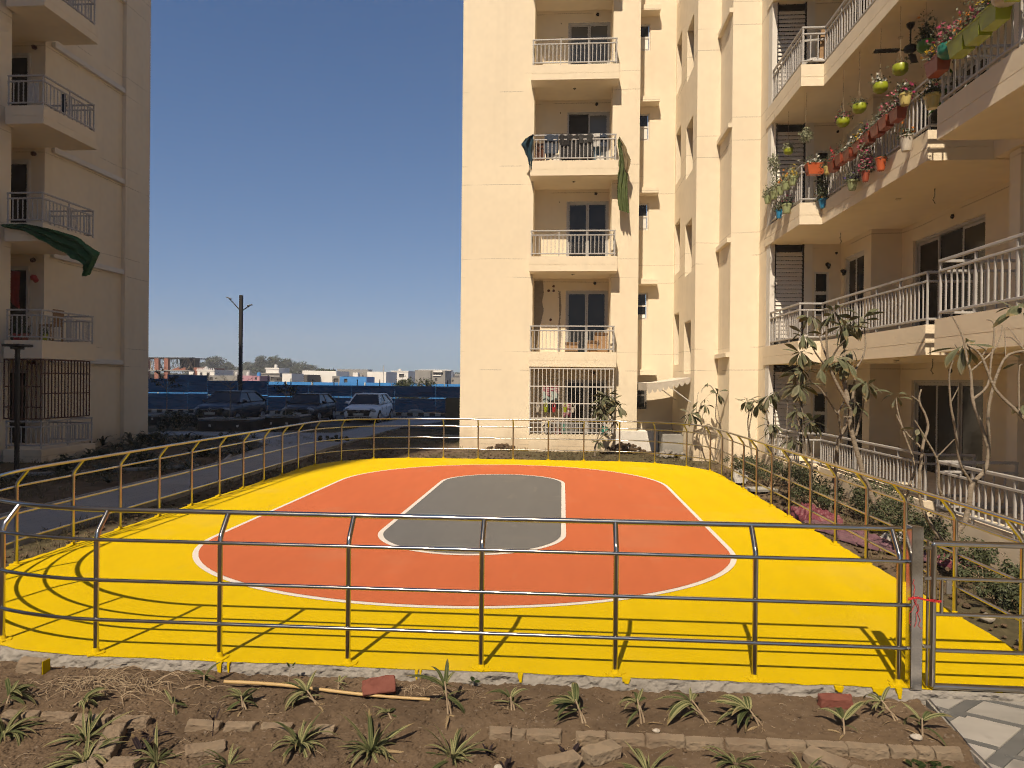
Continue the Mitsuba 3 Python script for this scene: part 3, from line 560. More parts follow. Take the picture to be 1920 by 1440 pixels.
# frangipani skeletons in metres: branches (points, radius at start, at end), leaf rosettes (point, leaf length, leaves)
TREES = {
 'A': ([([[4.97, 11.3, 0.04], [4.85, 11.3, 0.36], [4.76, 11.3, 0.58], [4.66, 11.3, 0.86], [4.5, 11.3, 1.44], [4.46, 11.3, 1.7]], 0.062, 0.045), ([[4.48, 11.3, 1.71], [4.44, 11.25, 1.85], [4.26, 11.2, 2.14], [4.08, 11.15, 2.48], [4.03, 11.1, 2.79], [4.0, 11.05, 3.07]], 0.042, 0.018), ([[4.47, 11.3, 1.83], [4.41, 11.38, 2.14], [4.38, 11.45, 2.42], [4.46, 11.53, 2.88], [4.33, 11.6, 3.39]], 0.036, 0.014), ([[4.12, 11.2, 2.45], [3.95, 11.1, 2.55], [3.78, 11.0, 2.77], [3.67, 10.9, 2.91]], 0.02, 0.012), ([[4.11, 11.2, 2.49], [4.03, 11.27, 2.78], [3.96, 11.33, 3.08], [3.88, 11.4, 3.21]], 0.02, 0.012), ([[4.1, 11.2, 2.5], [4.16, 11.05, 2.72], [4.22, 10.9, 2.86]], 0.02, 0.012), ([[3.91, 11.2, 2.52], [3.69, 11.0, 2.58], [3.55, 10.8, 2.66]], 0.014, 0.01), ([[4.49, 11.3, 1.87], [4.56, 11.35, 2.32], [4.59, 11.4, 2.44], [4.71, 11.45, 2.62], [4.77, 11.5, 2.85], [4.76, 11.55, 3.17]], 0.026, 0.012), ([[4.59, 11.4, 2.42], [4.45, 11.35, 2.54], [4.38, 11.3, 2.63]], 0.014, 0.01), ([[4.56, 11.3, 1.4], [4.61, 11.2, 1.81], [4.61, 11.1, 2.1], [4.58, 11.0, 2.2]], 0.024, 0.012), ([[4.47, 11.3, 1.87], [4.48, 11.5, 2.21], [4.55, 11.7, 2.47]], 0.02, 0.012), ([[4.6, 11.2, 1.81], [4.49, 11.15, 1.93], [4.44, 11.1, 1.94]], 0.012, 0.008)],
  [([4.33, 11.6, 3.35], 0.3, 9), ([3.88, 11.4, 3.24], 0.26, 6), ([3.62, 10.9, 2.94], 0.24, 7), ([3.55, 10.8, 2.67], 0.26, 9), ([4.25, 11.0, 3.07], 0.28, 8), ([4.6, 11.5, 3.2], 0.28, 8), ([4.74, 11.55, 3.26], 0.26, 7), ([4.39, 11.3, 2.56], 0.28, 8), ([4.15, 11.1, 2.62], 0.26, 6), ([4.59, 11.0, 2.23], 0.26, 8), ([3.92, 11.0, 2.43], 0.24, 5), ([4.5, 11.4, 2.74], 0.24, 5), ([4.49, 11.1, 1.88], 0.2, 4)]),
 'B': ([([[4.66, 12.6, -0.1], [4.68, 12.6, 0.29], [4.75, 12.6, 0.72], [4.78, 12.6, 1.16], [4.93, 12.6, 1.53]], 0.045, 0.035), ([[4.77, 12.6, 1.17], [4.79, 12.57, 1.25], [4.89, 12.55, 1.41], [4.91, 12.53, 1.6], [4.85, 12.5, 1.64]], 0.032, 0.02), ([[4.83, 12.6, 1.31], [4.76, 12.52, 1.64], [4.7, 12.44, 1.7], [4.41, 12.36, 2.08], [4.23, 12.28, 2.21], [4.09, 12.2, 2.32]], 0.026, 0.012), ([[4.77, 12.6, 1.67], [4.88, 12.7, 1.83], [4.98, 12.8, 1.94], [5.0, 12.9, 2.18]], 0.02, 0.012)],
  [([3.98, 12.2, 2.43], 0.3, 11), ([3.95, 12.1, 2.17], 0.3, 11)]),
 'C': ([([[4.52, 17.2, -0.1], [4.52, 17.2, 0.65], [4.43, 17.2, 1.2], [4.46, 17.2, 1.54], [4.4, 17.2, 1.75]], 0.03, 0.014), ([[4.52, 17.2, 0.61], [4.44, 17.15, 0.99], [4.5, 17.1, 1.5], [4.51, 17.05, 1.76], [4.62, 17.0, 1.8]], 0.024, 0.012)],
  [([4.4, 17.2, 1.77], 0.3, 9), ([4.63, 17.0, 1.76], 0.34, 10)]),
 'D': ([([[4.83, 16.4, 0.02], [4.79, 16.4, 0.75], [4.72, 16.4, 1.17], [4.64, 16.4, 1.45], [4.63, 16.4, 1.7], [4.69, 16.4, 1.9]], 0.032, 0.014), ([[4.5, 16.6, 0.86], [4.75, 16.5, 1.1], [4.74, 16.4, 1.25]], 0.012, 0.012), ([[4.83, 16.4, 0.04], [4.88, 16.47, 0.74], [4.88, 16.55, 1.45], [4.85, 16.62, 1.82], [4.91, 16.7, 1.98]], 0.022, 0.01), ([[4.84, 16.4, 0.61], [5.12, 16.5, 0.99], [5.31, 16.6, 1.33]], 0.016, 0.008)],
  [([4.69, 16.4, 1.92], 0.32, 9), ([4.74, 16.4, 1.27], 0.3, 9), ([4.94, 16.7, 2.0], 0.28, 6), ([5.31, 16.6, 1.33], 0.2, 4)]),
 'E_': ([([[5.26, 15.2, 0.16], [5.23, 15.2, 0.68], [5.08, 15.2, 1.37], [5.02, 15.2, 1.69], [4.93, 15.2, 2.0]], 0.028, 0.012), ([[5.15, 15.2, 0.16], [5.09, 15.1, 0.87], [4.87, 15.0, 1.53], [4.8, 14.9, 1.68]], 0.022, 0.012), ([[4.71, 15.2, 0.58], [4.75, 15.27, 1.04], [4.76, 15.33, 1.51], [4.81, 15.4, 1.92]], 0.016, 0.006), ([[4.96, 15.2, 0.77], [5.04, 15.35, 1.17], [5.03, 15.5, 1.47]], 0.016, 0.01)],
  [([4.96, 15.2, 2.15], 0.32, 10), ([4.84, 14.9, 1.64], 0.26, 7), ([5.11, 14.9, 1.42], 0.32, 11), ([4.91, 15.4, 1.0], 0.28, 8)]),
 'F': ([([[4.53, 8.6, 0.32], [4.36, 8.6, 0.51], [4.21, 8.6, 0.87], [4.23, 8.6, 1.46], [4.29, 8.6, 1.73], [4.19, 8.6, 2.01], [4.21, 8.6, 2.15]], 0.032, 0.012), ([[4.19, 8.6, 2.01], [4.1, 8.6, 2.07]], 0.012, 0.008), ([[4.19, 8.9, 0.62], [4.24, 8.94, 0.94], [4.33, 8.98, 1.2], [4.22, 9.02, 1.6], [4.16, 9.06, 1.85], [4.15, 9.1, 2.03]], 0.022, 0.009), ([[4.26, 8.7, 1.45], [4.15, 8.85, 1.64], [4.11, 9.0, 1.83]], 0.014, 0.008)],
  [([4.15, 9.1, 2.06], 0.2, 4), ([4.23, 8.7, 1.65], 0.2, 4)]),
 'G': ([([[4.47, 8.3, 0.01], [4.45, 8.3, 0.46], [4.55, 8.3, 0.65], [4.6, 8.3, 0.88], [4.63, 8.3, 1.08], [4.77, 8.3, 1.26], [4.8, 8.3, 1.52], [4.8, 8.3, 1.99], [4.95, 8.3, 2.49], [5.17, 8.3, 2.59]], 0.046, 0.016), ([[4.63, 8.3, 1.08], [4.47, 8.26, 1.33], [4.4, 8.22, 1.66], [4.32, 8.18, 1.99], [4.28, 8.14, 2.31], [4.3, 8.1, 2.47]], 0.022, 0.01), ([[4.34, 8.2, 2.02], [4.41, 8.2, 2.17]], 0.009, 0.006), ([[4.79, 8.3, 1.51], [4.71, 8.33, 1.82], [4.66, 8.37, 2.04], [4.65, 8.4, 2.36], [4.63, 8.43, 2.48], [4.6, 8.47, 2.76], [4.5, 8.5, 2.99]], 0.026, 0.011), ([[4.68, 8.4, 2.04], [4.86, 8.44, 2.2], [4.92, 8.48, 2.49], [4.97, 8.52, 2.73], [4.99, 8.56, 2.93], [4.93, 8.6, 2.97]], 0.018, 0.009), ([[4.92, 8.5, 2.53], [5.05, 8.55, 2.73], [5.11, 8.6, 2.9]], 0.01, 0.007), ([[4.65, 8.4, 2.36], [4.86, 8.45, 2.53], [4.93, 8.5, 2.58]], 0.014, 0.01), ([[4.62, 8.4, 2.46], [4.42, 8.3, 2.66]], 0.009, 0.006), ([[4.46, 8.3, 0.46], [4.35, 8.23, 0.8], [4.19, 8.15, 1.06], [4.13, 8.08, 1.39], [3.85, 8.0, 1.8]], 0.026, 0.01), ([[4.14, 8.1, 1.4], [4.27, 8.0, 1.61]], 0.011, 0.008), ([[4.97, 8.3, 2.53], [5.02, 8.4, 2.86]], 0.008, 0.006), ([[5.17, 8.3, 2.6], [5.07, 8.35, 2.74], [5.01, 8.4, 2.75]], 0.01, 0.007), ([[5.17, 8.3, 2.6], [5.12, 8.4, 2.79], [5.1, 8.5, 2.88]], 0.01, 0.007)],
  []),
 'H': ([([[4.9, 7.4, 1.31], [4.7, 7.4, 1.75], [4.56, 7.4, 1.93], [4.34, 7.4, 2.16], [4.2, 7.4, 2.49], [4.06, 7.4, 2.6]], 0.03, 0.012), ([[4.21, 7.4, 2.5], [4.25, 7.4, 2.57]], 0.009, 0.007), ([[4.57, 7.4, 1.93], [4.56, 7.4, 2.35], [4.59, 7.4, 2.41]], 0.012, 0.008), ([[4.62, 7.4, 1.89], [4.59, 7.3, 2.55], [4.48, 7.2, 2.91]], 0.016, 0.01)],
  [([4.03, 7.4, 2.61], 0.26, 7), ([4.46, 7.2, 2.97], 0.27, 9), ([4.57, 7.4, 2.45], 0.16, 2), ([4.6, 7.4, 2.04], 0.16, 2)]),
 'I': ([([[0.98, 20.9, 0.0], [0.99, 20.9, 0.32], [1.22, 20.9, 0.64], [1.51, 20.9, 0.96], [1.41, 20.9, 1.27], [1.34, 20.9, 1.54]], 0.035, 0.014), ([[0.98, 20.9, 0.14], [1.02, 20.85, 0.44], [1.13, 20.8, 0.8], [1.24, 20.75, 1.2], [1.18, 20.7, 1.49]], 0.026, 0.012), ([[1.24, 20.9, 0.66], [1.48, 20.83, 0.9], [1.53, 20.77, 1.14], [1.6, 20.7, 1.44]], 0.018, 0.01), ([[0.99, 20.9, 0.32], [1.08, 20.8, 0.45]], 0.014, 0.01)],
  [([1.3, 20.9, 1.82], 0.34, 10), ([1.14, 20.7, 1.66], 0.34, 10), ([1.05, 20.8, 1.46], 0.34, 9), ([1.29, 21.0, 1.42], 0.34, 10), ([1.46, 20.9, 1.66], 0.34, 10), ([1.6, 20.7, 1.51], 0.36, 11), ([1.2, 20.7, 1.28], 0.3, 8), ([1.52, 20.9, 1.13], 0.26, 6), ([1.08, 20.8, 0.45], 0.22, 5)]),
 'J': ([([[4.18, 19.6, 0.03], [3.91, 19.6, 0.74], [3.82, 19.6, 1.03], [3.71, 19.6, 1.27], [3.55, 19.6, 1.38]], 0.03, 0.012), ([[3.82, 19.6, 1.05], [3.86, 19.65, 1.36], [3.99, 19.7, 1.5]], 0.014, 0.009), ([[3.72, 19.6, 1.27], [3.76, 19.5, 1.59], [3.87, 19.4, 1.77]], 0.016, 0.009), ([[3.71, 19.6, 1.28], [3.68, 19.7, 1.49], [3.75, 19.8, 1.94]], 0.014, 0.008), ([[3.86, 19.6, -0.06], [3.8, 19.7, 0.39], [3.77, 19.8, 0.88]], 0.014, 0.008)],
  [([3.5, 19.6, 1.36], 0.36, 8), ([3.92, 19.7, 1.58], 0.3, 4), ([3.71, 19.5, 1.68], 0.26, 2), ([3.86, 19.4, 1.79], 0.16, 3)]),
 'K': ([([[4.07, 19.2, 0.07], [4.24, 19.2, 0.93], [4.11, 19.2, 1.25], [4.12, 19.2, 1.69], [4.1, 19.2, 1.91], [3.93, 19.2, 2.13], [3.75, 19.2, 2.04], [3.73, 19.2, 1.94]], 0.026, 0.008), ([[4.07, 19.2, 0.07], [4.18, 19.13, 0.56], [4.22, 19.07, 0.96], [4.08, 19.0, 1.65]], 0.016, 0.01)],
  [([4.14, 19.2, 1.91], 0.32, 7), ([3.88, 19.2, 2.19], 0.14, 2)]),
}
# ------------------------------------------------------------------ the planting bed in front of the court
def soil_z(x, y):
    x, y = np.asarray(x, float), np.asarray(y, float)
    P = np.stack(np.broadcast_arrays(x, y, 0 * x), -1)
    step = np.clip((y - 4.27) / .06, 0, 1); right = np.clip((x + .5) / .3, 0, 1)
    base = .045 * step + (1 - step) * (.012 * right + .03 * (1 - right)) - .012 * np.clip((y - 4.8) / .15, 0, 1)
    return base + .045 * (meshkit.fbm(P * 3.1, 3, 2) - .5) + .035 * (meshkit.fbm(P * 11, 3, 8) - .5) + .016 * (meshkit.fbm(P * 38, 2, 9) - .45)
bed = struct('planting_bed', 'brown dug soil of the planting bed', 'soil')
xs = np.r_[np.arange(-9, -5.2, .12), np.arange(-5.2, 2.46, .014)]; ys = np.r_[np.arange(1.0, 3.5, .1), np.arange(3.5, 5.07, .0125)]
XX, YY = np.meshgrid(xs, ys)
part(bed, 'soil', grid(xs, ys, soil_z(XX, YY)), 'm_soil', True)
rb_ = np.random.default_rng(4)
ico = trimesh.creation.icosphere(1)
lump = [trimesh.Trimesh(ico.vertices * (.75 + .5 * meshkit.noise(ico.vertices * 1.7 + 9 * k, k))[:, None], ico.faces, process=False) for k in range(6)]
ms = []
for _ in range(2300):
    y = rb_.uniform(3.55, 5.0); x = rb_.uniform(-4.7, 2.35); dens = meshkit.fbm(np.array([x * 2.5, y * 2.5, 1.0]), 2, 6)
    if rb_.random() > (dens - .25) * 2.2: continue
    s = rb_.uniform(.003, .009) * (1 + (rb_.random() < .09) * 1.5)
    m = lump[rb_.integers(6)].copy(); m.apply_transform(trimesh.transformations.random_rotation_matrix(rb_.random(3))); m.vertices = m.vertices * [s, s, s * .7] + [x, y, float(soil_z(x, y)) + s * .3]; ms.append(m)
part(bed, 'clods', cat_(ms), 'm_soil', True, kind='stuff')
mat('m_stone', lambda p, n, uv: mix((.36, .32, .27), (.58, .54, .48), fbm(p.x * 31, p.y * 31, p.z * 31, 3)), .9)
mat('m_twig', lambda p, n, uv: mix((.20, .14, .085), (.50, .40, .28), fbm(p.x * 19, p.y * 19, p.z * 19, 2)), .9)
for x, y, s, w in ((-.34, 3.95, .022, 'in the soil beside the rosette plants at the front'), (.60, 4.385, .020, 'just behind the brick edging in the middle'), (2.16, 4.42, .03, 'near the path at the right end of the bed')):
    m = lump[int(s * 1000) % 6].copy(); m.vertices = m.vertices * [s * 1.2, s, s * .6] + [x, y, float(soil_z(x, y)) + s * .35]; k = thing('stone', 'small pale stone ' + w, 'stone'); sheet(k, m, 'm_stone', True)
ms = []
def twig(x, y, L, a, r=.003, lift=.0):
    n = 5; pts = []
    for i in range(n):
        pts.append((x, y, float(soil_z(x, y)) + r + lift * math.sin(i / (n - 1) * PI))); x += L / n * math.cos(a); y += L / n * math.sin(a); a += rb_.uniform(-.45, .45)
    return tube(pts, np.linspace(r, r * .5, n), 5)
for _ in range(260):
    y = rb_.uniform(3.6, 4.98); x = rb_.uniform(-4.6, 2.3); ms.append(twig(x, y, rb_.uniform(.03, .13), rb_.uniform(0, 6.3), rb_.uniform(.0012, .003), rb_.uniform(0, .012)))
for _ in range(150):                                               # heap of dead stalks at the left
    x = rb_.normal(-3.2, .22); y = rb_.normal(4.68, .09); ms.append(twig(x, min(y, 4.97), rb_.uniform(.08, .3), rb_.normal(-.3, .7), rb_.uniform(.0015, .004), rb_.uniform(0, .06)))
for _ in range(40):
    x = rb_.normal(-.95, .2); y = rb_.normal(4.82, .05); ms.append(twig(x, min(y, 4.97), rb_.uniform(.06, .2), rb_.uniform(0, 6.3), rb_.uniform(.0012, .0028), rb_.uniform(0, .05)))
k = thing('dry_twigs', 'dry stalks and twigs littering the planting bed', 'twigs', kind='stuff'); sheet(k, cat_(ms), 'm_twig', 40)

# bricks
mat('m_brick', lambda p, n, uv: mix(mix((.19, .135, .092), (.32, .255, .18), fbm(p.x * 3.7, p.y * 3.7, 0.0, 2)), (.22, .175, .125), smoothstep(.40, .62, fbm(p.x * 21, p.y * 21, p.z * 21, 3)) * .7), .95, lambda p, n, uv: fbm(p.x * 60, p.y * 60, p.z * 60, 3), .02, 2e-3)
mat('m_brick_red', lambda p, n, uv: mix((.15, .042, .030), (.25, .09, .066), fbm(p.x * 16, p.y * 16, p.z * 16, 3)), .9, lambda p, n, uv: fbm(p.x * 60, p.y * 60, p.z * 60, 3), .012, 2e-3)
BRICKS = []
for k in range(8):
    m = cbox(-.113, .113, -.036, .036, -.055, .055, .006).subdivide().subdivide()
    v = m.vertices + .007 * (np.stack([meshkit.noise(m.vertices * 24 + 7 * k, j + 3 * k) for j in range(3)], -1) - .5) * 2
    chip = np.array([.113 * (1 if k % 2 else -1), -.036, .055]); d = np.linalg.norm(v - chip, axis=1); v -= (chip * np.array([1, 1, 1]) / np.linalg.norm(chip))[None] * (np.clip(.035 + .01 * (k % 3) - d, 0, 1) * .5)[:, None]
    BRICKS.append((m, v))
bshape = [mikit.ply(M(v, m.faces), 'm_brick', 30) for m, v in BRICKS]
be = thing('brick_edging', 'row of half buried bricks edging the planting bed', 'bricks')
be2 = thing('brick_edging', 'broken rows of buried bricks at the left of the bed', 'bricks')
def lay(par, x0, y0, x1, y1, top, wide=False, tilt=0.0):
    L = math.hypot(x1 - x0, y1 - y0); a = math.degrees(math.atan2(y1 - y0, x1 - x0)); j = rb_.integers(8)
    part(par, 'brick', bshape[j], tw=T().translate([(x0 + x1) / 2, (y0 + y1) / 2 + .03 * (not wide), top - (.036 if wide else .055)]).rotate([0, 0, 1], a + rb_.uniform(-1.5, 1.5)).rotate([1, 0, 0], (90 if wide else 0) + tilt + rb_.uniform(-3, 3)).rotate([0, 1, 0], rb_.uniform(-2, 2)).scale([min(1.05, (L - .006) / .226), 1, 1]))
row = [-.43, -.29, -.2, .02, .1, .285, .52, .755, .995, 1.24, 1.465, 1.70, 1.94, 2.09, 2.19, 2.36]
for a, b in zip(row[:-1], row[1:]):
    if abs(a - .02) < .01: continue
    lay(be, a, 4.265, b, 4.265, .062 + rb_.uniform(-.006, .006))
for q in ((-.10, 3.90, .12, 4.035), (.15, 4.05, .34, 4.165)): lay(be, *q, .082, True)
lay(be, 1.44, 4.22, 1.62, 4.06, .07, True); lay(be, 1.62, 4.05, 1.78, 3.92, .062, True)
for q in ((-3.52, 4.20, -3.29), (-3.28, 4.20, -3.06), (-3.04, 4.19, -2.81), (-2.79, 4.2, -2.56), (-2.31, 4.18, -2.09), (-2.07, 4.18, -1.87), (-1.84, 4.19, -1.64), (-1.50, 4.19, -1.37)): lay(be2, q[0], q[1], q[2], q[1] + .005, .066)
for q in ((-2.71, 4.13, -2.64, 3.95), (-2.63, 3.94, -2.56, 3.76)): lay(be2, *q, .078, True)
lay(be2, -2.5, 3.73, -2.33, 3.75, .07, True); lay(be2, -2.15, 3.9, -1.95, 4.0, .06, True)
lay(be2, -2.62, 3.7, -2.52, 3.62, .075, True)
lb1 = thing('brick', 'loose red brick lying tilted across the bamboo stick', 'brick')
scene[lb1] = mikit.ply(M(BRICKS[2][1], BRICKS[2][0].faces), 'm_brick_red', 30); scene[lb1]['to_world'] = T().translate([-1.225, 4.70, .118]).rotate([0, 0, 1], 14).rotate([1, 0, 0], -34).rotate([0, 1, 0], -4)
lb2 = thing('brick', 'pale weathered half brick with yellow paint by the court corner', 'brick')
part(lb2, 'body', mikit.ply(M(BRICKS[4][1] * [.95, 1.1, 1], BRICKS[4][0].faces), 'm_brick', 30), tw=T().translate([-3.83, 4.86, .085]).rotate([0, 0, 1], -5))
part(lb2, 'paint_splash', mikit.ply(box(-.002, .002, -.035, .035, -.045, .05), 'm_yellow'), tw=T().translate([-3.72, 4.85, .09]).rotate([0, 0, 1], -5))
lb3 = thing('brick', 'red brick half hidden by leaves at the right end of the court edge', 'brick')
put(lb3, mikit.ply(M(BRICKS[5][1], BRICKS[5][0].faces), 'm_brick_red', 30), T().translate([1.86, 4.88, .045]).rotate([0, 0, 1], 4).rotate([1, 0, 0], 8))
mat('m_bamboo', lambda p, n, uv: mix((.42, .28, .12), (.60, .43, .20), fbm(p.x * 6, p.y * 30, p.z * 30, 3)), .5)
bb = thing('bamboo_stick', 'long yellow bamboo stick lying along the court edge', 'stick')
A_, B_ = np.array([-2.33, 4.74, .085]), np.array([-.86, 4.63, .075]); pts, rad = [], []
for k in range(41):
    t = k / 40; q = A_ + (B_ - A_) * t + [0, .012 * math.sin(7 * t), .006 * math.sin(5 * t)]; pts.append(q); rad.append(.0125 - .003 * t + .0016 * (k % 6 == 3))
sheet(bb, tube(pts, rad, 10), 'm_bamboo', 40)

# ------------------------------------------------------------------ plants of the bed; every leaf a piece
def leaf_mat(key, green, edge, stripe=0.0, trans=.35):
    def c(p, n, uv):
        a = dr.abs(uv.y * 2 - 1); st = smoothstep(.35, .6, noise(uv.y * 9.0 + cell_rand(dr.floor(p.x * 3)) * 9, uv.x * .7)) * stripe
        col = mix(green, edge, dr.maximum(st, smoothstep(.62, .95, a) * stripe))
        dryt = smoothstep(.72, 1.0, uv.x + .35 * (noise(p.x * 22, p.y * 22, p.z * 22) - .5))
        col = mix(col, (.34, .25, .13), dryt * .75)
        return col * DIM * (.75 + .5 * fbm(p.x * 15, p.y * 15, p.z * 15, 2))
    scene[key] = {'type': 'principledthin', 'base_color': proc(c), 'roughness': .5, 'diff_trans': trans, 'spec_trans': 0.0, 'eta': 1.4}
leaf_mat('m_leaf_striped', (.085, .105, .045), (.34, .33, .17), .95)
leaf_mat('m_leaf_green', (.062, .085, .036), (.19, .20, .095), .6)
leaf_mat('m_leaf_purple', (.030, .024, .030), (.075, .055, .055), .5)
leaf_mat('m_leaf_lime', (.16, .24, .045), (.26, .34, .09), .5)
leaf_mat('m_leaf_dry', (.32, .235, .13), (.46, .37, .24), .6, .2)
leaf_mat('m_leaf_dusty', (.17, .175, .12), (.30, .30, .22), .5, .25)
leaf_mat('m_leaf_frangipani', (.125, .14, .085), (.25, .26, .17), .4, .3)
leaf_mat('m_leaf_dark', (.025, .042, .016), (.06, .085, .035), .5)
LEAF = {}
def leaf_shape(mt, bend, wid, shape='strap', fold=.25):
    """unit-length leaf along +x that bends down by "bend" radians"""
    k = (mt, bend, wid, shape)
    if k in LEAF: return LEAF[k]
    n = 9; v, uv, f = [], [], []; x = z = 0.0
    for i in range(n):
        t = i / (n - 1); a = -bend * t ** 1.3
        if i: x += math.cos(a) / (n - 1); z += math.sin(a) / (n - 1)
        if shape == 'strap': w = wid * (min(1, .45 + 3 * t) * (1 - max(0, (t - .45) / .55) ** 2.0))
        elif shape == 'ovate': w = wid * math.sin(PI * t ** .85) ** .75 if 0 < t < 1 else .02 * wid
        else: w = wid * (math.sin(PI * t ** 1.45) ** .9 if 0 < t < 1 else .04)   # obovate, widest near the tip
        w = max(w, .03 * wid)
        for s in (-1, 0, 1):
            v.append([x - math.sin(a) * -abs(s) * fold * w * 0, s * w, z + abs(s) * fold * w]); uv.append([t, s * .5 + .5])
    for i in range(n - 1):
        for s in (0, 1):
            a = i * 3 + s; f += [[a, a + 3, a + 4], [a, a + 4, a + 1]]
    LEAF[k] = mikit.ply(M(v, f), mt, True, uv=np.array(uv)); return LEAF[k]
def add_leaf(par, p, az, el, L, mt, bend, wid, shape='strap', roll=0.0, name='leaf'):
    return part(par, name, leaf_shape(mt, bend, wid, shape), tw=T().translate([float(c) for c in p]).rotate([0, 0, 1], math.degrees(az)).rotate([0, 1, 0], -math.degrees(el)).rotate([1, 0, 0], math.degrees(roll)).scale([L, L, L]))
pr = random.Random(21)
def rosette(key, x, y, n, L, mt, el=(.15, 1.2), bends=(.5, 1.1, 1.7), wid=.055, lean=None, spread=2 * PI, z=None, shape='strap'):
    z0 = float(soil_z(x, y)) - .004 if z is None else z
    for i in range(n):
        az = (lean if lean is not None else 0) + (i / n - .5) * spread + pr.uniform(-.25, .25); e = pr.uniform(*el)
        m = mt if not isinstance(mt, (list, tuple)) else pr.choice(mt)
        add_leaf(key, (x + .012 * math.cos(az), y + .012 * math.sin(az), z0), az, e, L * pr.choice((.45, .7, .85, 1.0, 1.1)) * pr.uniform(.85, 1.1), m, pr.choice(bends), wid * pr.choice((.8, 1.0, 1.25)), shape, pr.uniform(-.4, .4))
def stalk(key, x, y, h, lean, az, r=.006, name='stem', mt='m_twig'):
    z = float(soil_z(x, y)); pts = [(x + math.cos(az) * lean * (i / 4) ** 1.4, y + math.sin(az) * lean * (i / 4) ** 1.4, z - .01 + h * i / 4) for i in range(5)]
    part(key, name, tube(pts, np.linspace(r, r * .7, 5), 6), mt, 40); return pts[-1]
W = 'm_leaf_striped'; G_ = 'm_leaf_green'; PU = 'm_leaf_purple'; DR = 'm_leaf_dry'
LOW = [  # x, y, leaves, length, label
 (-3.35, 4.02, 20, .26, 'broad striped rosette plant at the front left corner of the bed'), (-2.84, 4.03, 15, .25, 'sprawling striped plant left of the upright buried bricks'), (-2.68, 3.80, 24, .23, 'dense pale striped tuft at the bottom edge beside the upright bricks'),
 (-2.26, 3.80, 13, .20, 'striped tuft at the bottom edge right of the upright bricks'), (-1.86, 3.84, 13, .20, 'thin leaved pale tuft at the bottom edge beside a tilted brick'), (-1.53, 4.05, 26, .23, 'dense striped rosette, leftmost of the three in the middle foreground'),
 (-1.09, 4.03, 26, .235, 'wide flat striped rosette, middle one of three in the foreground'), (-.61, 4.01, 26, .24, 'tall leaved striped rosette, rightmost of three in the foreground'), (.50, 3.97, 10, .25, 'long leaved pale plant below the diagonal bricks'),
 (1.01, 4.10, 16, .21, 'striped rosette in front of the brick row right of centre'), (1.36, 4.02, 15, .17, 'low striped tuft at the bottom beside the slanting bricks on the right')]
for x, y, n, L, lab in LOW:
    k = thing('rosette_plant', lab, 'plant'); rosette(k, x, y, int(n * 2.0), L, [W, W, G_], (-.02, 1.25), (.5, 1.1, 1.7, 2.2), wid=.042); 
    if n > 14: rosette(k, x, y, 4, L * .8, DR, (-.02, .2), (.3, .8), .04)
PURP = [(-2.41, 3.90, .13, 'dark purple plant beside a reddish buried brick'), (-2.46, 4.10, .10, 'small dark purple plant at the end of the left brick row'), (-.41, 4.06, .10, 'small dark purple plant left of the long brick row'), (-.29, 3.93, .12, 'dark purple plant at the bottom edge left of the diagonal bricks'), (.06, 4.12, .12, 'dark purple plant in the gap of the long brick row')]
for x, y, L, lab in PURP: k = thing('dark_plant', lab, 'plant'); rosette(k, x, y, 11, L, PU, (.2, 1.4), (.3, .8), .10)
k = thing('dark_plant', 'single thin purple stalk with small leaves behind buried bricks', 'plant'); tp = stalk(k, -2.1, 4.13, .13, .01, 0, .004, mt='m_leaf_purple'); rosette(k, tp[0], tp[1], 6, .09, PU, (.5, 1.4), (.2, .5), .09, z=tp[2] - .02)
TALL = [  # x, y, height, lean, azimuth of lean, leaves, leaf length, label
 (.15, 4.47, .15, .05, 2.8, 9, .25, 'tall striped plant leaning left with dry leaves beneath, in the bed centre'), (.52, 4.50, .16, .03, 2.6, 9, .19, 'striped plant with bent dry stalks right of the bed centre'), (.93, 4.52, .13, .10, 2.6, 9, .22, 'striped plant bent far over to the left with a fallen leaf'),
 (-.71, 4.46, .20, .05, 2.2, 8, .24, 'tall striped plant by the thin end of the bamboo stick'), (-.31, 4.58, .09, .02, 2.0, 8, .17, 'pale green plant right of the bamboo end'), (-1.59, 4.51, .09, .08, 2.8, 12, .19, 'striped plant leaning left in front of the bamboo stick'),
 (1.25, 4.50, .10, .06, 2.7, 12, .23, 'large leaved striped clump right of centre'), (1.76, 4.48, .10, .02, 1.6, 3, .26, 'upright plant with one tall leaf and one broad dark leaf'), (2.15, 4.67, .12, .08, 2.6, 8, .18, 'wilting plant leaning left near the gate post'),
 (2.22, 4.47, .12, .01, 1.5, 4, .20, 'narrow upright plant beside the paved path'), (-2.05, 4.43, .09, .03, 2.4, 10, .18, 'broad leaved green plant in the left of the bed'), (-2.49, 4.37, .06, .02, 1.9, 3, .13, 'small pale plant with two leaves on bare soil'),
 (-2.47, 4.73, .08, .02, 2.0, 5, .16, 'plant with dark upright leaves against the concrete edge'), (-3.64, 4.39, .07, .02, 1.0, 10, .22, 'broad leaved green plant at the left edge of the picture'), (-1.06, 4.39, .04, .03, 2.6, 6, .11, 'small grey wilted plant below the loose red brick'), (-1.54, 4.81, .06, .0, 1.5, 3, .13, 'thin upright sprout beside a railing post foot'), (-3.17, 4.38, .04, .06, 0.3, 8, .17, 'half dead plant among the dry stalks on the left')]
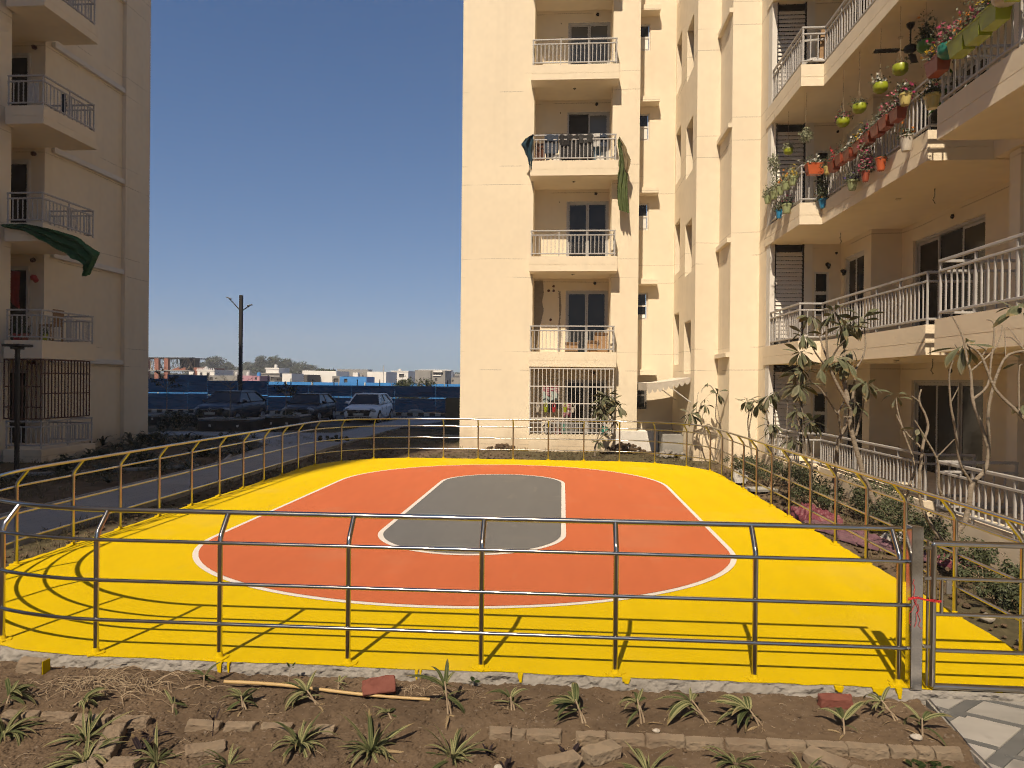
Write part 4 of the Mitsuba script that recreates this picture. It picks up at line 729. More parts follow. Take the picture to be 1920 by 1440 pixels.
for x, y, h, ln, az, n, L, lab in TALL:
    k = thing('striped_plant', lab, 'plant')
    for j in range(2 if n > 7 else 1): tp = stalk(k, x + .02 * j, y + .008 * j, h * (1 - .3 * j), ln, az + .5 * j, .0065)
    rosette(k, x + math.cos(az) * ln, y + math.sin(az) * ln, int(n * 1.1) + 1, L, [W, W, W, G_], (-.25, 1.0), (.7, 1.2, 1.7), .085, lean=az, spread=3.0, z=float(soil_z(x, y)) + h * .8)
    rosette(k, x + math.cos(az) * ln * .6, y + math.sin(az) * ln * .6, n // 2, L * .85, [W, G_], (-.4, .6), (.5, 1.4), .07, lean=az, spread=4.6, z=float(soil_z(x, y)) + h * .5)
    rosette(k, x, y, 3, L * .7, DR, (-.05, .5), (.6, 1.4), .05, lean=az + PI, spread=4)
k = thing('round_weed', 'bright lime green round leaved weed behind the diagonal bricks', 'plant'); rosette(k, .24, 4.17, 9, .055, 'm_leaf_lime', (.2, .8), (.3, .6), .42, shape='obovate')
k = thing('flat_weed', 'dark green flat weed at the end of the brick row by the path', 'plant')
for q in ((2.10, 4.18), (2.16, 4.16), (2.05, 4.2)): rosette(k, *q, 9, .07, 'm_leaf_dark', (.1, .7), (.3, .9), .3, shape='ovate')
k = thing('grass_tuft', 'little green grass tuft below the loose red brick', 'plant'); rosette(k, -1.19, 4.34, 16, .08, G_, (.5, 1.4), (.3, .7), .025)
k = thing('seedling', 'small dark seedling against the concrete edge', 'plant'); tp = stalk(k, -.62, 4.9, .05, .01, 0, .002); rosette(k, tp[0], tp[1], 4, .045, 'm_leaf_dark', (.1, .9), (.4,), .4, z=tp[2], shape='ovate')
k = thing('seedling', 'thin bare sprout with a dark bud left of the second post', 'plant'); tp = stalk(k, -1.92, 4.86, .11, .02, .4, .002); rosette(k, tp[0], tp[1], 3, .04, 'm_leaf_dark', (.3, 1.2), (.4,), .35, z=tp[2], shape='ovate')
# ------------------------------------------------------------------ marble paved path at the right
pv = struct('pavement', 'grey marble paved path leading to the gate', 'pavement')
mat('m_marble', lambda p, n, uv: mix((.28, .275, .26), (.40, .39, .37), fbm(p.x * 4, p.y * 9, 0.0, 4)) * (1 - .3 * smoothstep(.56, .7, fbm(p.x * 3 + 8, p.y * 3, 0.0, 4))), .5, plaster_bump, .001)
mat('m_marble_white', lambda p, n, uv: mix((.33, .32, .30), (.46, .445, .42), fbm(p.x * 4, p.y * 7, 0.0, 4)) * (1 - .25 * smoothstep(.5, .65, fbm(p.x * 5 + 3, p.y * 4, 0.0, 4))), .5)
mat('m_marble_dark', lambda p, n, uv: mix((.10, .105, .108), (.17, .175, .175), fbm(p.x * 5, p.y * 8, 0.0, 4)), .5)
PV = sg.Polygon([(2.505, 5.0), (2.47, 4.7), (2.42, 4.35), (2.40, 4.0), (2.36, 3.2), (2.2, 1.5), (6.5, 1.5), (6.5, 5.0)])
part(pv, 'base', extr(PV, .085, -.04), 'm_concrete', label='rough concrete kerb of the path')
strips = []
def strip(x0, y0, x1, y1, w): strips.append(sg.LineString([(x0, y0), (x1, y1)]).buffer(w / 2, cap_style='flat'))
strip(2.42, 4.66, 2.90, 5.06, .075); strip(2.60, 4.80, 3.3, 4.40, .05); strip(2.45, 4.15, 3.3, 4.92, .085); strip(2.30, 5.02, 2.62, 4.74, .05); strip(2.76, 5.06, 3.5, 4.68, .045); strip(2.38, 4.46, 2.58, 4.33, .05); strip(2.4, 3.9, 3.2, 3.6, .06); strip(2.58, 4.27, 3.2, 3.9, .05)
dark = so.unary_union(strips).intersection(PV.buffer(-.012))
cells = PV.buffer(-.012).difference(dark.buffer(.004))
tr2 = random.Random(2)
for g in cells.geoms:
    part(pv, 'tile', extr(g.buffer(-.0015), .016, .046), 'm_marble_white' if tr2.random() < .3 else 'm_marble')
for s_ in strips:
    q = s_.intersection(PV.buffer(-.012))
    if not q.is_empty: part(pv, 'tile', extr(q, .0145 + .0012 * strips.index(s_) * .5, .046), 'm_marble_dark', label='dark marble strip')
mat('m_leaf_pale', lambda p, n, uv: mix((.14, .16, .09), (.34, .36, .23), fbm(p.x * 9, p.y * 9, p.z * 9, 2)), .6)
mat('m_leaf_dustyplant', lambda p, n, uv: mix((.055, .065, .035), (.17, .18, .11), fbm(p.x * 9, p.y * 9, p.z * 9, 2)), .6)
leaf_mat('m_leaf_broad', (.035, .085, .02), (.05, .12, .03), .4)
# ------------------------------------------------------------------ frangipani trees on the verges
mat('m_bark', lambda p, n, uv: mix((.17, .135, .10), (.36, .31, .25), fbm(p.x * 14, p.y * 14, p.z * 30, 3)), .9, lambda p, n, uv: fbm(p.x * 40, p.y * 40, p.z * 70, 2), .01, 2e-3)
TL = {'A': 'largest dusty frangipani with a leaning grey trunk in front of the stepped balconies', 'B': 'second frangipani just behind the largest one, two low leaf rosettes on its left', 'C': 'twin stemmed frangipani against the sunlit pier at the left end of the right wing',
      'D': 'bushy frangipani in front of the white end wall and louvres', 'E_': 'slender frangipani whose rosettes hang before the lowest louvre panel', 'F': 'nearly bare frangipani in front of the dark ground floor sliding doors',
      'G': 'bare many branched frangipani behind the gate with no leaves', 'H': 'frangipani reaching in from the right edge with large glossy leaves', 'I': 'compact leafy frangipani in front of the white bar cage', 'J': 'forked thin frangipani before the plain pier beside the awning', 'K': 'thin curving frangipani with few leaves beside the recessed pier'}
tr_ = random.Random(77)
def smooth_line(P):
    P = np.array(P); n = len(P)
    if n < 3: return np.vstack([P[0] + (P[-1] - P[0]) * t for t in np.linspace(0, 1, 4)])
    Q = []
    for i in range(n - 1):
        p0, p1, p2, p3 = P[max(i - 1, 0)], P[i], P[i + 1], P[min(i + 2, n - 1)]
        for t in np.linspace(0, 1, 5)[:-1]: Q.append(.5 * (2 * p1 + (p2 - p0) * t + (2 * p0 - 5 * p1 + 4 * p2 - p3) * t * t + (3 * p1 - p0 - 3 * p2 + p3) * t ** 3))
    return np.array(Q + [P[-1]])
for nm, (br, ros) in TREES.items():
    k = thing('frangipani_tree', TL[nm], 'tree')
    br_m = []
    for i, (P, r0, r1) in enumerate(br):
        q = smooth_line(P); q = q + (meshkit.fbm(q * 5, 2, 3)[:, None] - .5) * .02; rad = np.linspace(r0 * .8, r1 * .72, len(q)) * (1 + .15 * (meshkit.noise(q * 14, 4) - .5) + .22 * (meshkit.noise(q * 31, 6) > .78))
        m = tube(q, rad, 8)
        if i == 0: part(k, 'trunk', m, 'm_bark', 50)
        else: part(k, 'branch', m, 'm_bark', 50)
    dense = {'H': 'm_leaf_dusty'}
    for (p, L, n) in ros:
        n = int(n * 1.6); L *= 1.12
        for i in range(n):
            az = 2 * PI * i / n + tr_.uniform(-.35, .35); el = tr_.uniform(-.75, .75)
            if tr_.random() < .35: el = tr_.uniform(-1.25, -.5)
            q = [p[0] + .02 * math.cos(az), p[1] + .02 * math.sin(az), p[2] + tr_.uniform(-.05, .03)]
            add_leaf(k, q, az, el, L * tr_.uniform(.7, 1.12), 'm_leaf_frangipani' if tr_.random() < .75 else 'm_leaf_dusty', tr_.choice((.25, .5, .9)), tr_.choice((.125, .15)), 'obovate', tr_.uniform(-.7, .7))
# ------------------------------------------------------------------ shrubs and grass on the verges
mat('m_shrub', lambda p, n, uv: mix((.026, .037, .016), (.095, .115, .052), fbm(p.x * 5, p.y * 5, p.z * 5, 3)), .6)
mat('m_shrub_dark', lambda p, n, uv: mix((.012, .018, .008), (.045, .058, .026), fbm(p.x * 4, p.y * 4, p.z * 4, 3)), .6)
mat('m_grass_dry', lambda p, n, uv: mix((.075, .062, .028), (.23, .19, .10), fbm(p.x * 6, p.y * 6, p.z * 3, 3)), .8)
rs = np.random.default_rng(12)
def leaf_cloud(P, N, size, ratio=.45, rng=None):
    """small folded leaf faces at the points P, roughly facing N"""
    rng = rng or rs; n = len(P); a = rng.normal(size=(n, 3)) * .7 + N; a /= np.linalg.norm(a, axis=1, keepdims=True)
    t = np.cross(a, rng.normal(size=(n, 3))); t /= np.linalg.norm(t, axis=1, keepdims=True) + 1e-9; b = np.cross(a, t); s = np.broadcast_to(size, (n,))[:, None] * rng.uniform(.6, 1.25, (n, 1))
    v = np.stack([P - t * s, P - b * s * ratio + a * s * .12, P + t * s, P + b * s * ratio + a * s * .12], 1).reshape(-1, 3)
    i = np.arange(n)[:, None] * 4; return M(v, np.vstack([i + [0, 1, 2], i + [0, 2, 3]]))
def shrub(key, x, y, r, h, n, size, mt='m_shrub', z=0.0, stems=True):
    """clumps of small leaves spread through an uneven volume"""
    nc = max(5, int(n / 70)); C = np.c_[rs.normal(0, r * .5, nc), rs.normal(0, r * .5, nc), rs.uniform(.25, 1, nc) * h * .85]; Rr = rs.uniform(.25, .5, nc) * min(r, h) * .9
    w = rs.integers(nc, size=n); d = rs.normal(size=(n, 3)); d /= np.linalg.norm(d, axis=1, keepdims=True); P = C[w] + d * Rr[w][:, None] * rs.uniform(.35, 1.05, (n, 1)); P[:, 2] = np.abs(P[:, 2]) + .01
    part(key, 'foliage', leaf_cloud(P + [x, y, z], d + [0, 0, .5], size), mt)
    if stems:
        part(key, 'stem', cat_([tube([(x + rs.normal(0, .04), y + rs.normal(0, .04), z - .03), (x + c[0] * .5, y + c[1] * .5, z + c[2] * .6), (x + c[0], y + c[1], z + c[2])], np.array([.009, .006, .003]) * (.6 + h), 5) for c in C]), 'm_twig', 40)
SH = [(4.25, 16.9, .35, .45, 900, 'green shrub at the foot of the sunlit pier beside the railing bend'), (4.5, 15.6, .4, .5, 1000, 'shrub below the far end of the ground patio rails'), (4.75, 14.0, .42, .55, 1100, 'shrub in front of the sunlit patio wall end'), (4.6, 12.9, .4, .5, 1000, 'shrub between the bare stems behind the purple sacks'),
      (5.05, 12.1, .4, .55, 1000, 'shrub against the shaded patio wall behind the largest frangipani'), (4.95, 10.7, .42, .5, 1000, 'pale shrub right of the largest frangipani trunk'), (4.75, 9.6, .38, .42, 900, 'shrub behind the square gate post'), (4.75, 8.15, .3, .4, 800, 'shrub against the nearer patio wall behind the gate'), (4.35, 7.25, .26, .3, 600, 'small green shrub seen between the gate bars'), (4.7, 6.5, .3, .3, 500, 'low shrub at the right edge behind the gate')]
for x, y, r, h, n, lab in SH: shrub(thing('shrub', lab, 'shrub'), x, y, r * 1.1, h * 1.12, int(n * 1.9), .027)
# dry grass: tufts of blades on the strips round the court
def tufts(area, n, hmin, hmax, seed):
    rg = np.random.default_rng(seed); V, F = [], []
    minx, miny, maxx, maxy = area.bounds; k = 0
    while k < n:
        x, y = rg.uniform(minx, maxx), rg.uniform(miny, maxy)
        if not area.contains(sg.Point(x, y)) or meshkit.fbm(np.array([x * 1.1, y * 1.1, 2.0]), 3, 5) < .44: k += .3; continue
        for _ in range(rg.integers(4, 9)):
            a = rg.uniform(0, 2 * PI); h = rg.uniform(hmin, hmax); o = rg.normal(0, .03, 2); l = h * rg.uniform(.3, 1.1); w = .004
            b0 = np.array([x + o[0], y + o[1], -.03]); c, s = math.cos(a), math.sin(a); i = len(V)
            V += [b0 + [-s * w, c * w, 0], b0 + [s * w, -c * w, 0], b0 + [c * l * .4 - s * w, s * l * .4 + c * w, h * .75], b0 + [c * l * .4 + s * w, s * l * .4 - c * w, h * .75], b0 + [c * l, s * l, h]]
            F += [[i, i + 1, i + 3], [i, i + 3, i + 2], [i + 2, i + 3, i + 4]]
        k += 1
    return M(V, F)
GA = so.unary_union([R_(-7.3, 7.2, -6.15, 30), R_(-7.0, 18.7, 3.6, 22.7), R_(-7.2, 22, -3.5, 30), R_(3.7, 5.2, 5.05, 18.5), R_(-14, 9.8, -9, 27)]).difference(COURT.buffer(.05))
gr = thing('dry_grass', 'dry straw coloured grass on the strips round the court', 'grass', kind='stuff'); sheet(gr, tufts(GA, 5200, .04, .15, 3), 'm_grass_dry')
# clods and stones on the strips
ms = []
for _ in range(1500):
    while True:
        x, y = (rs.uniform(3.7, 5.1), rs.uniform(5.2, 18.4)) if rs.random() < .5 else (rs.uniform(-7.1, 3.6), rs.uniform(18.8, 22.2)) if rs.random() < .6 else (rs.uniform(-7, -6.15), rs.uniform(7, 19))
        if not COURT.buffer(.05).contains(sg.Point(x, y)): break
    s = rs.uniform(.012, .04); m = lump[rs.integers(6)].copy(); m.vertices = m.vertices * [s, s * rs.uniform(.7, 1.2), s * .6] + [x, y, -.012 + s * .2]; ms.append(m)
cl = thing('soil_clods', 'clods of dry soil on the verges round the court', 'soil', kind='stuff'); sheet(cl, cat_(ms), 'm_soil', True)
# crumpled purple sacks and rubble on the right verge
def crumple(cx, cy, lx, ly, h, rot, seed, nx=64, ny=40):
    u, v = np.meshgrid(np.linspace(-.5, .5, nx), np.linspace(-.5, .5, ny)); P = np.stack([u * 5, v * 5, 0 * u + seed], -1)
    f = meshkit.fbm(P * 1.1, 4, seed); r = .26 - np.minimum(np.abs(meshkit.fbm(P * 1.5 + 7, 3, seed + 3) - .5) * 1.6, .26)
    e = np.clip(1 - np.maximum(np.abs(u), np.abs(v)) * 2, 0, 1) ** .35
    x = u * lx * (1 + .35 * (meshkit.fbm(P * .7, 2, seed + 1) - .5)) + .10 * (meshkit.fbm(P * 1.4, 2, seed + 5) - .5); y = v * ly * (1 + .5 * (meshkit.fbm(P * .8 + 3, 2, seed + 2) - .5)) + .10 * (meshkit.fbm(P * 1.4 + 4, 2, seed + 6) - .5)
    z = .004 + e * h * (f * 1.2 + r * 2.4)
    c, s = math.cos(rot), math.sin(rot); V = np.c_[(cx + x * c - y * s).ravel(), (cy + x * s + y * c).ravel(), z.ravel()]
    i, j = np.meshgrid(np.arange(nx - 1), np.arange(ny - 1)); a = (j * nx + i).ravel(); return M(V, np.vstack([np.c_[a, a + 1, a + nx + 1], np.c_[a, a + nx + 1, a + nx]]))
def cloth_mat(key, a, b, f=9, rough=.8): return mat(key, lambda p, n, uv: mix(a, b, fbm(p.x * f, p.y * f, p.z * f, 3)), rough)
cloth_mat('m_sack', (.15, .075, .10), (.24, .13, .165), 5, .5); cloth_mat('m_sack_red', (.15, .03, .05), (.23, .065, .09), 6, .6); cloth_mat('m_white_bag', (.42, .41, .40), (.62, .60, .58), 14)
for a, mt, lab in (((4.02, 11.75, .85, .5, .20, 1.9, 3), 'm_sack_red', 'crumpled magenta plastic sheet heaped at the far end of the sacks'), ((4.12, 10.7, 1.5, .5, .10, 1.75, 8), 'm_sack', 'long flattened mauve plastic sack along the court edge'), ((4.45, 9.6, 1.1, .45, .09, 2.1, 12), 'm_sack', 'second mauve plastic sack nearer the gate post'), ((4.85, 9.0, .6, .4, .12, .6, 17), 'm_sack_red', 'torn magenta plastic scrap nearest the gate post')):
    k = thing('plastic_sack', lab, 'sack'); sheet(k, crumple(*a), mt, True)
k = thing('plastic_bag', 'crumpled white plastic bag between sacks and shrubs', 'bag'); sheet(k, crumple(4.62, 10.1, .42, .2, .14, 2.2, 21), 'm_white_bag', True)
k = thing('plastic_bag', 'white plastic bag on the bend of the railing by the far shrub', 'bag'); sheet(k, crumple(3.95, 16.0, .5, .3, .26, 1.2, 25), 'm_white_bag', True)
k = thing('stone_slab', 'flat broken stone slab lying near the railing bend', 'slab'); sheet(k, xf(cbox(-.3, .3, -.2, .2, -.03, .03, .008), (4.05, 14.7, .03), .5, .04), 'm_concrete_grey')
k = thing('stone', 'pale stone behind the gate latch', 'stone'); m = lump[2].copy(); m.vertices = m.vertices * [.07, .06, .045] + [4.0, 6.9, .02]; sheet(k, m, 'm_stone', True)
k = thing('concrete_lump', 'rough long concrete lump behind the gate at the right edge', 'rubble'); m = lump[4].subdivide().copy(); m.vertices = m.vertices * [.10, .32, .09] + [3.95, 6.0, .02]; sheet(k, m, 'm_concrete', True)
def rubble(lab, x, y, sx, sy, h, n, seed, mt='m_soil'):
    rg = np.random.default_rng(seed); ms = []
    for _ in range(n):
        a, b = rg.normal(0, .45, 2); q = max(0, 1 - a * a - b * b); s = rg.uniform(.03, .085); m = lump[rg.integers(6)].copy(); m.apply_transform(trimesh.transformations.random_rotation_matrix(rg.random(3))); m.vertices = m.vertices * s * [1, 1, .8] + [x + a * sx, y + b * sy, h * q * rg.uniform(.2, 1)]; ms.append(m)
    k = thing('rubble_heap', lab, 'rubble', kind='stuff'); sheet(k, cat_(ms), mt, 30)
rubble('heap of soil and rubble beside the porch plinth', 2.0, 21.9, .75, .4, .32, 90, 3); rubble('grey rubble in front of the grey porch plinth', 3.2, 21.0, .5, .3, .2, 40, 5, 'm_concrete'); rubble('small brown debris heap at the foot of the blank wall', -1.9, 22.5, .55, .25, .16, 40, 7); rubble('few bricks of rubble standing on the porch plinth', 2.75, 23.4, .25, .25, .12, 14, 9, 'm_concrete')
# path beside the left block
pa = struct('path', 'grey paver path along the left of the court', 'path')
PATH = sg.Polygon([(-8.62, 4), (-7.12, 4), (-7.12, 17), (-7.4, 22), (-7.4, 32), (-6.4, 36), (-6.4, 40.5), (-8.6, 40.5), (-9.0, 34), (-9.0, 27.6), (-16, 27.2), (-16, 25.6), (-12.5, 25.4), (-9.5, 22.5), (-8.7, 17)])
mat('m_paver', lambda p, n, uv: mix((.24, .245, .25), (.35, .35, .35), fbm(p.x * 2, p.y * 2, 0.0, 4)) * (1 - .35 * dr.maximum(1 - smoothstep(.0, .03, dr.abs(p.x * 5 - dr.round(p.x * 5))), 1 - smoothstep(.0, .05, dr.abs(p.y * 10 - dr.round(p.y * 10))))), .85)
part(pa, 'paving', extr(PATH, .07, -.04), 'm_paver')
kb = PATH.buffer(.06, join_style='mitre').difference(PATH.buffer(.004)); part(pa, 'kerb', extr(kb, .09, -.04), 'm_concrete_grey', kind='stuff')
# dark bedding plants in the shade of the left block
def strap_bed(key, pts, L, mt, n=14):
    """a clump of arching strap leaves, one mesh"""
    V, F = [], []
    for (x, y) in pts:
        for i in range(n):
            az = 2 * PI * i / n + rs.uniform(-.3, .3); el = rs.uniform(.2, 1.2); l = L * rs.uniform(.6, 1.1); w = l * .05; pz = 0.0; px = 0.0; i0 = len(V)
            for s in range(5):
                t = s / 4; a = el - 1.5 * t * t
                if s: px += math.cos(a) * l / 4; pz += math.sin(a) * l / 4
                ww = w * (1 - t ** 3) + .002
                for q in (-1, 1): V.append([x + px * math.cos(az) - q * ww * math.sin(az), y + px * math.sin(az) + q * ww * math.cos(az), pz])
            for s in range(4): j = i0 + 2 * s; F += [[j, j + 1, j + 3], [j, j + 3, j + 2]]
    part(key, 'foliage', M(V, F), mt)
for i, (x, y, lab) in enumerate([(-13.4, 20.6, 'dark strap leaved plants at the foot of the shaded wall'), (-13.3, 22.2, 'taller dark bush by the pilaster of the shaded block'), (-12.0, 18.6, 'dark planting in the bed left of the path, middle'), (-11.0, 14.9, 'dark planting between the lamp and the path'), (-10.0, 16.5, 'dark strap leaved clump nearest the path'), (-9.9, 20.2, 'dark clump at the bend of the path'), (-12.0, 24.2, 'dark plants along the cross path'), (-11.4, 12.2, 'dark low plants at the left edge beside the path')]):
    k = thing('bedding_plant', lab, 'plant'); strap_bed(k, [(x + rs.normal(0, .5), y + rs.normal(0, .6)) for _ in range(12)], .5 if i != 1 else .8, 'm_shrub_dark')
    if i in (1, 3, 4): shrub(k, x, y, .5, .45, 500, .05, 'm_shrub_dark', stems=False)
ek = thing('bed_kerb', 'thin concrete kerb between bed and lawn left of the path', 'kerb'); sheet(ek, cat_([tube([(-12.4, 14.5, .0), (-9.0, 16.9, .0)], .05, 6), tube([(-9.4, 19.4, 0), (-8.9, 18.0, 0)], .05, 6)]), 'm_concrete_grey')
# bollard lamp at the left
bl = thing('garden_lamp', 'slim black garden lamp with a flat square head before the left block', 'lamp')
part(bl, 'post', cbox(-12.68, -12.60, 15.46, 15.54, -.1, 2.88, .006), 'm_black'); part(bl, 'head', cbox(-12.86, -12.42, 15.28, 15.72, 2.88, 2.94, .01), 'm_black'); part(bl, 'bracket', cbox(-12.66, -12.62, 15.3, 15.7, 2.82, 2.88, .004), 'm_black')
# ------------------------------------------------------------------ flower pots of the planted balcony on the right wing
for nm, c in dict(lime=(.37, .44, .025), green=(.10, .26, .035), terra=(.36, .085, .045), orange=(.55, .12, .04), pale=(.36, .42, .22), blue=(.03, .25, .50), cream=(.62, .52, .19), white=(.62, .57, .50), teal=(.03, .22, .17), red=(.45, .03, .04)).items():
    mat('m_pot_' + nm, (lambda c: lambda p, n, uv: mix([v * .82 for v in c], c, fbm(p.x * 13, p.y * 13, p.z * 13, 2)))(c), .35)
for nm, c in dict(pink=(.60, .13, .22), red=(.50, .02, .035), white=(.72, .72, .66), yellow=(.75, .50, .02), orange=(.72, .22, .02), magenta=(.45, .03, .14), violet=(.10, .06, .28)).items(): mat('m_flower_' + nm, c, .7)
rp = np.random.default_rng(31)
POT = {'round': [(.062, 0), (.072, .03), (.088, .13), (.090, .145), (.102, .15), (.102, .185), (.092, .187), (.088, .16)],
       'bowl': [(.03, 0), (.08, .01), (.115, .045), (.128, .09), (.125, .14), (.118, .165), (.112, .165), (.112, .14)],
       'bucket': [(.05, 0), (.055, .02), (.075, .17), (.083, .172), (.083, .19), (.076, .19), (.072, .16)]}
def flowers(P, size):
    """five-petalled heads"""
    V, F = [], []
    for p in P:
        nrm = rp.normal(size=3) * .6 + [-.3, -.4, .6]; nrm /= np.linalg.norm(nrm); a = np.cross(nrm, [.3, .9, .1]); a /= np.linalg.norm(a); b = np.cross(nrm, a); s = size * rp.uniform(.7, 1.2); i = len(V); V.append(p + nrm * s * .1)
        for q in range(10): r = s * (1 if q % 2 else .45); t = q * PI / 5; V.append(p + (a * math.cos(t) + b * math.sin(t)) * r + nrm * s * .25 * (q % 2))
        F += [[i, i + 1 + q, i + 1 + (q + 1) % 10] for q in range(10)]
    return M(V, F)
def pot(kind, color, x, y, z, lab, cat='flower pot', group=None, plant=(.12, .16, 200), flower=None, nfl=14, s=1.0, rot=0.0, string=None, name='flower_pot', hook=None, mt='m_shrub'):
    """z: the pot's bottom"""
    k = thing(name, lab, cat, group)
    if kind == 'box':
        w, d, h = .30 * s, .17 * s, .17 * s
        top = np.array([[-w / 2, -d / 2], [w / 2, -d / 2], [w / 2, d / 2], [-w / 2, d / 2]]); v = np.vstack([np.c_[top * .8, np.zeros(4)], np.c_[top, np.full(4, h)], np.c_[top * 1.06, np.full(4, h)], np.c_[top * 1.06, np.full(4, h + .02)], np.c_[top * .9, np.full(4, h + .02)], np.c_[top * .86, np.full(4, h - .02)]])
        f = [[0, 2, 1], [0, 3, 2], [20, 21, 22], [20, 22, 23]]
        for r in range(5):
            for j in range(4): a, b = r * 4 + j, r * 4 + (j + 1) % 4; f += [[a, b, b + 4], [a, b + 4, a + 4]]
        m = xf(M(v, f), (x, y, z), rot); top_z = z + h; sp = (w * .42, d * .4)
    else:
        m = xf(lathe([(r * s, q * s) for r, q in POT[kind]], 20), (x, y, z)); top_z = z + POT[kind][-1][1] * s; sp = (POT[kind][-1][0] * s * .8,) * 2
    part(k, 'pot', m, 'm_pot_' + color, 35)
    r, h, n = plant; n = int(n * 1.7)
    if n:
        P = np.c_[rp.normal(0, 1, n) * (sp[0] * .6 + r * .18), rp.normal(0, 1, n) * (sp[1] * .6 + r * .14), np.abs(rp.normal(.12, .5, n)) * h]; c, s_ = math.cos(rot), math.sin(rot); P = np.c_[P[:, 0] * c - P[:, 1] * s_, P[:, 0] * s_ + P[:, 1] * c, P[:, 2]]
        N = np.c_[P[:, :2] * 3, np.full(n, .5)]; part(k, 'foliage', leaf_cloud(P + [x, y, top_z], N, .025, .55, rp), mt)
        st = [tube([(x, y, top_z - .02), (x + P[i, 0] * .6, y + P[i, 1] * .6, top_z + P[i, 2] * .6), (x + P[i, 0], y + P[i, 1], top_z + P[i, 2])], .002, 4) for i in range(0, n, max(1, n // 10))]; part(k, 'stem', cat_(st), 'm_shrub')
        if flower:
            for j, fl in enumerate(flower if isinstance(flower, (list, tuple)) else [flower]):
                sel = rp.choice(n, min(n, int(nfl * 1.3)), replace=False); part(k, 'blossom', flowers(P[sel] * [1.05, 1.05, 1.12] + [x, y, top_z + .02], .034), 'm_flower_' + fl)
    if string:
        zt = string; part(k, 'string', cat_([tube([(x, y, top_z + .30), (x, y, zt)], .0035, 4)] + [tube([(x + sp[0] * math.cos(a), y + sp[0] * math.sin(a), top_z), (x, y, top_z + .30)], .0025, 4) for a in (0.3, 2.4, 4.5)]), 'm_twig')
    if hook: part(k, 'hook', tube([(x, y, top_z), (x + hook[0] * .5, y + hook[1] * .5, top_z + .04), (x + hook[0], y + hook[1], top_z)], .004, 5), 'm_rail_dark')
    return k
CE = ZB + 2 * 3.0 - .0
pot('bowl', 'lime', 5.28, 17.12, 7.62, 'small lime bowl with variegated leaves hanging nearest the louvres', string=CE, name='hanging_bowl', cat='hanging pot', plant=(.10, .12, 160), mt='m_leaf_pale', s=.85)
for (y, z), lab, fl, n in zip(((14.95, 7.49), (14.15, 7.47), (13.24, 7.49), (12.49, 7.49)), ('hanging lime bowl overflowing with pink flowers', 'hanging lime bowl with a small fern, between pink flowers and white flowers', 'hanging lime bowl topped with white flowers', 'hanging lime bowl nearest the black fan, without leaves showing'), ('pink', None, 'white', None), (200, 110, 120, 20)):
    pot('bowl', 'lime', 5.70, y, z, lab, string=CE, name='hanging_bowl', cat='hanging pot', plant=(.08, .13, n), flower=fl, nfl=26)
pot('bowl', 'green', 6.07, 12.39, 7.82, 'hanging green bowl with a tall dense leafy plant', string=CE, name='hanging_bowl', cat='hanging pot', plant=(.05, .34, 420), flower='orange', nfl=5, s=1.1)

for (x, y, z, h), lab in (((5.34, 16.1, 7.72, .20), 'hanging ball of pale variegated creeper in front of the louvres'), ((5.02, 17.36, 7.5, .26), 'long hanging creeper trailing beside the white end wall')):
    k = thing('hanging_creeper', lab, 'plant'); d = rp.normal(size=(420, 3)); d /= np.linalg.norm(d, axis=1, keepdims=True); P = d * rp.uniform(.3, 1, (420, 1)) * [.17, .17, h] + [x, y, z]
    if h > .22:
        q = np.c_[rp.normal(0, .05, 160), rp.normal(0, .1, 160), -rp.uniform(.1, .75, 160)]; P = np.vstack([P, q + [x, y, z]]); d = np.vstack([d, q])
    part(k, 'foliage', leaf_cloud(P, d, .026, .55, rp), 'm_leaf_pale'); part(k, 'string', tube([(x, y, z), (x, y, CE)], .004, 4), 'm_twig')
TL2 = ['terracotta rail planter nearest the yellow rimmed pot, under tall pink flowers', 'second terracotta rail planter from the top, pink flowers', 'third terracotta rail planter from the top with trailing leaves', 'fourth terracotta rail planter from the top with grey leaves', 'fifth terracotta rail planter behind white and yellow flowers', 'sixth terracotta rail planter with white blossom', 'seventh terracotta rail planter with pale leaves', 'lowest terracotta rail planter beside the red flowers']
for (y, z), lab, fl, n in zip(((12.09, 6.65), (12.5, 6.67), (12.81, 6.65), (13.19, 6.64), (13.57, 6.62), (14.03, 6.62), (14.46, 6.66), (14.82, 6.63)), TL2, (['pink', 'white'], ['pink'], ['white'], None, ['white', 'yellow'], ['white'], None, ['red']), (260, 180, 120, 120, 180, 160, 110, 110)):
    pot('box', 'terra', 5.49, y, z - .09, lab, plant=(.12, .26 if 'pink' in (fl or []) else .17, n), flower=fl, nfl=22, rot=PI / 2, hook=(.13, 0), name='rail_planter', cat='flower pot', mt='m_leaf_dustyplant')

pot('round', 'cream', 5.46, 11.78, 6.70, 'cream yellow round pot with dark red flowers near the rail end', flower=['magenta'], nfl=16, hook=(.14, 0))
pot('round', 'cream', 5.52, 15.28, 6.62, 'small yellow pot with red flowers at the rail corner', flower=['red'], nfl=22, s=.85)
pot('round', 'pale', 5.45, 13.81, 5.88, 'pale green pot with violet flowers low on the balcony edge', flower=['violet'], nfl=14, plant=(.14, .18, 220), mt='m_leaf_dustyplant')
pot('bucket', 'terra', 5.45, 13.23, 5.88, 'tall terracotta pot with a large pink flowering bush low on the balcony edge', flower=['pink', 'magenta'], nfl=40, plant=(.17, .48, 420), mt='m_leaf_dustyplant')
pot('bucket', 'orange', 5.46, 12.63, 5.90, 'bright orange pot without flowers low on the balcony edge', plant=(.05, .06, 40), s=1.15)
pot('bucket', 'white', 5.43, 11.66, 5.92, 'cream white pot at the near lower corner of the planted balcony', flower=['orange'], nfl=8, s=1.3, plant=(.08, .14, 120))
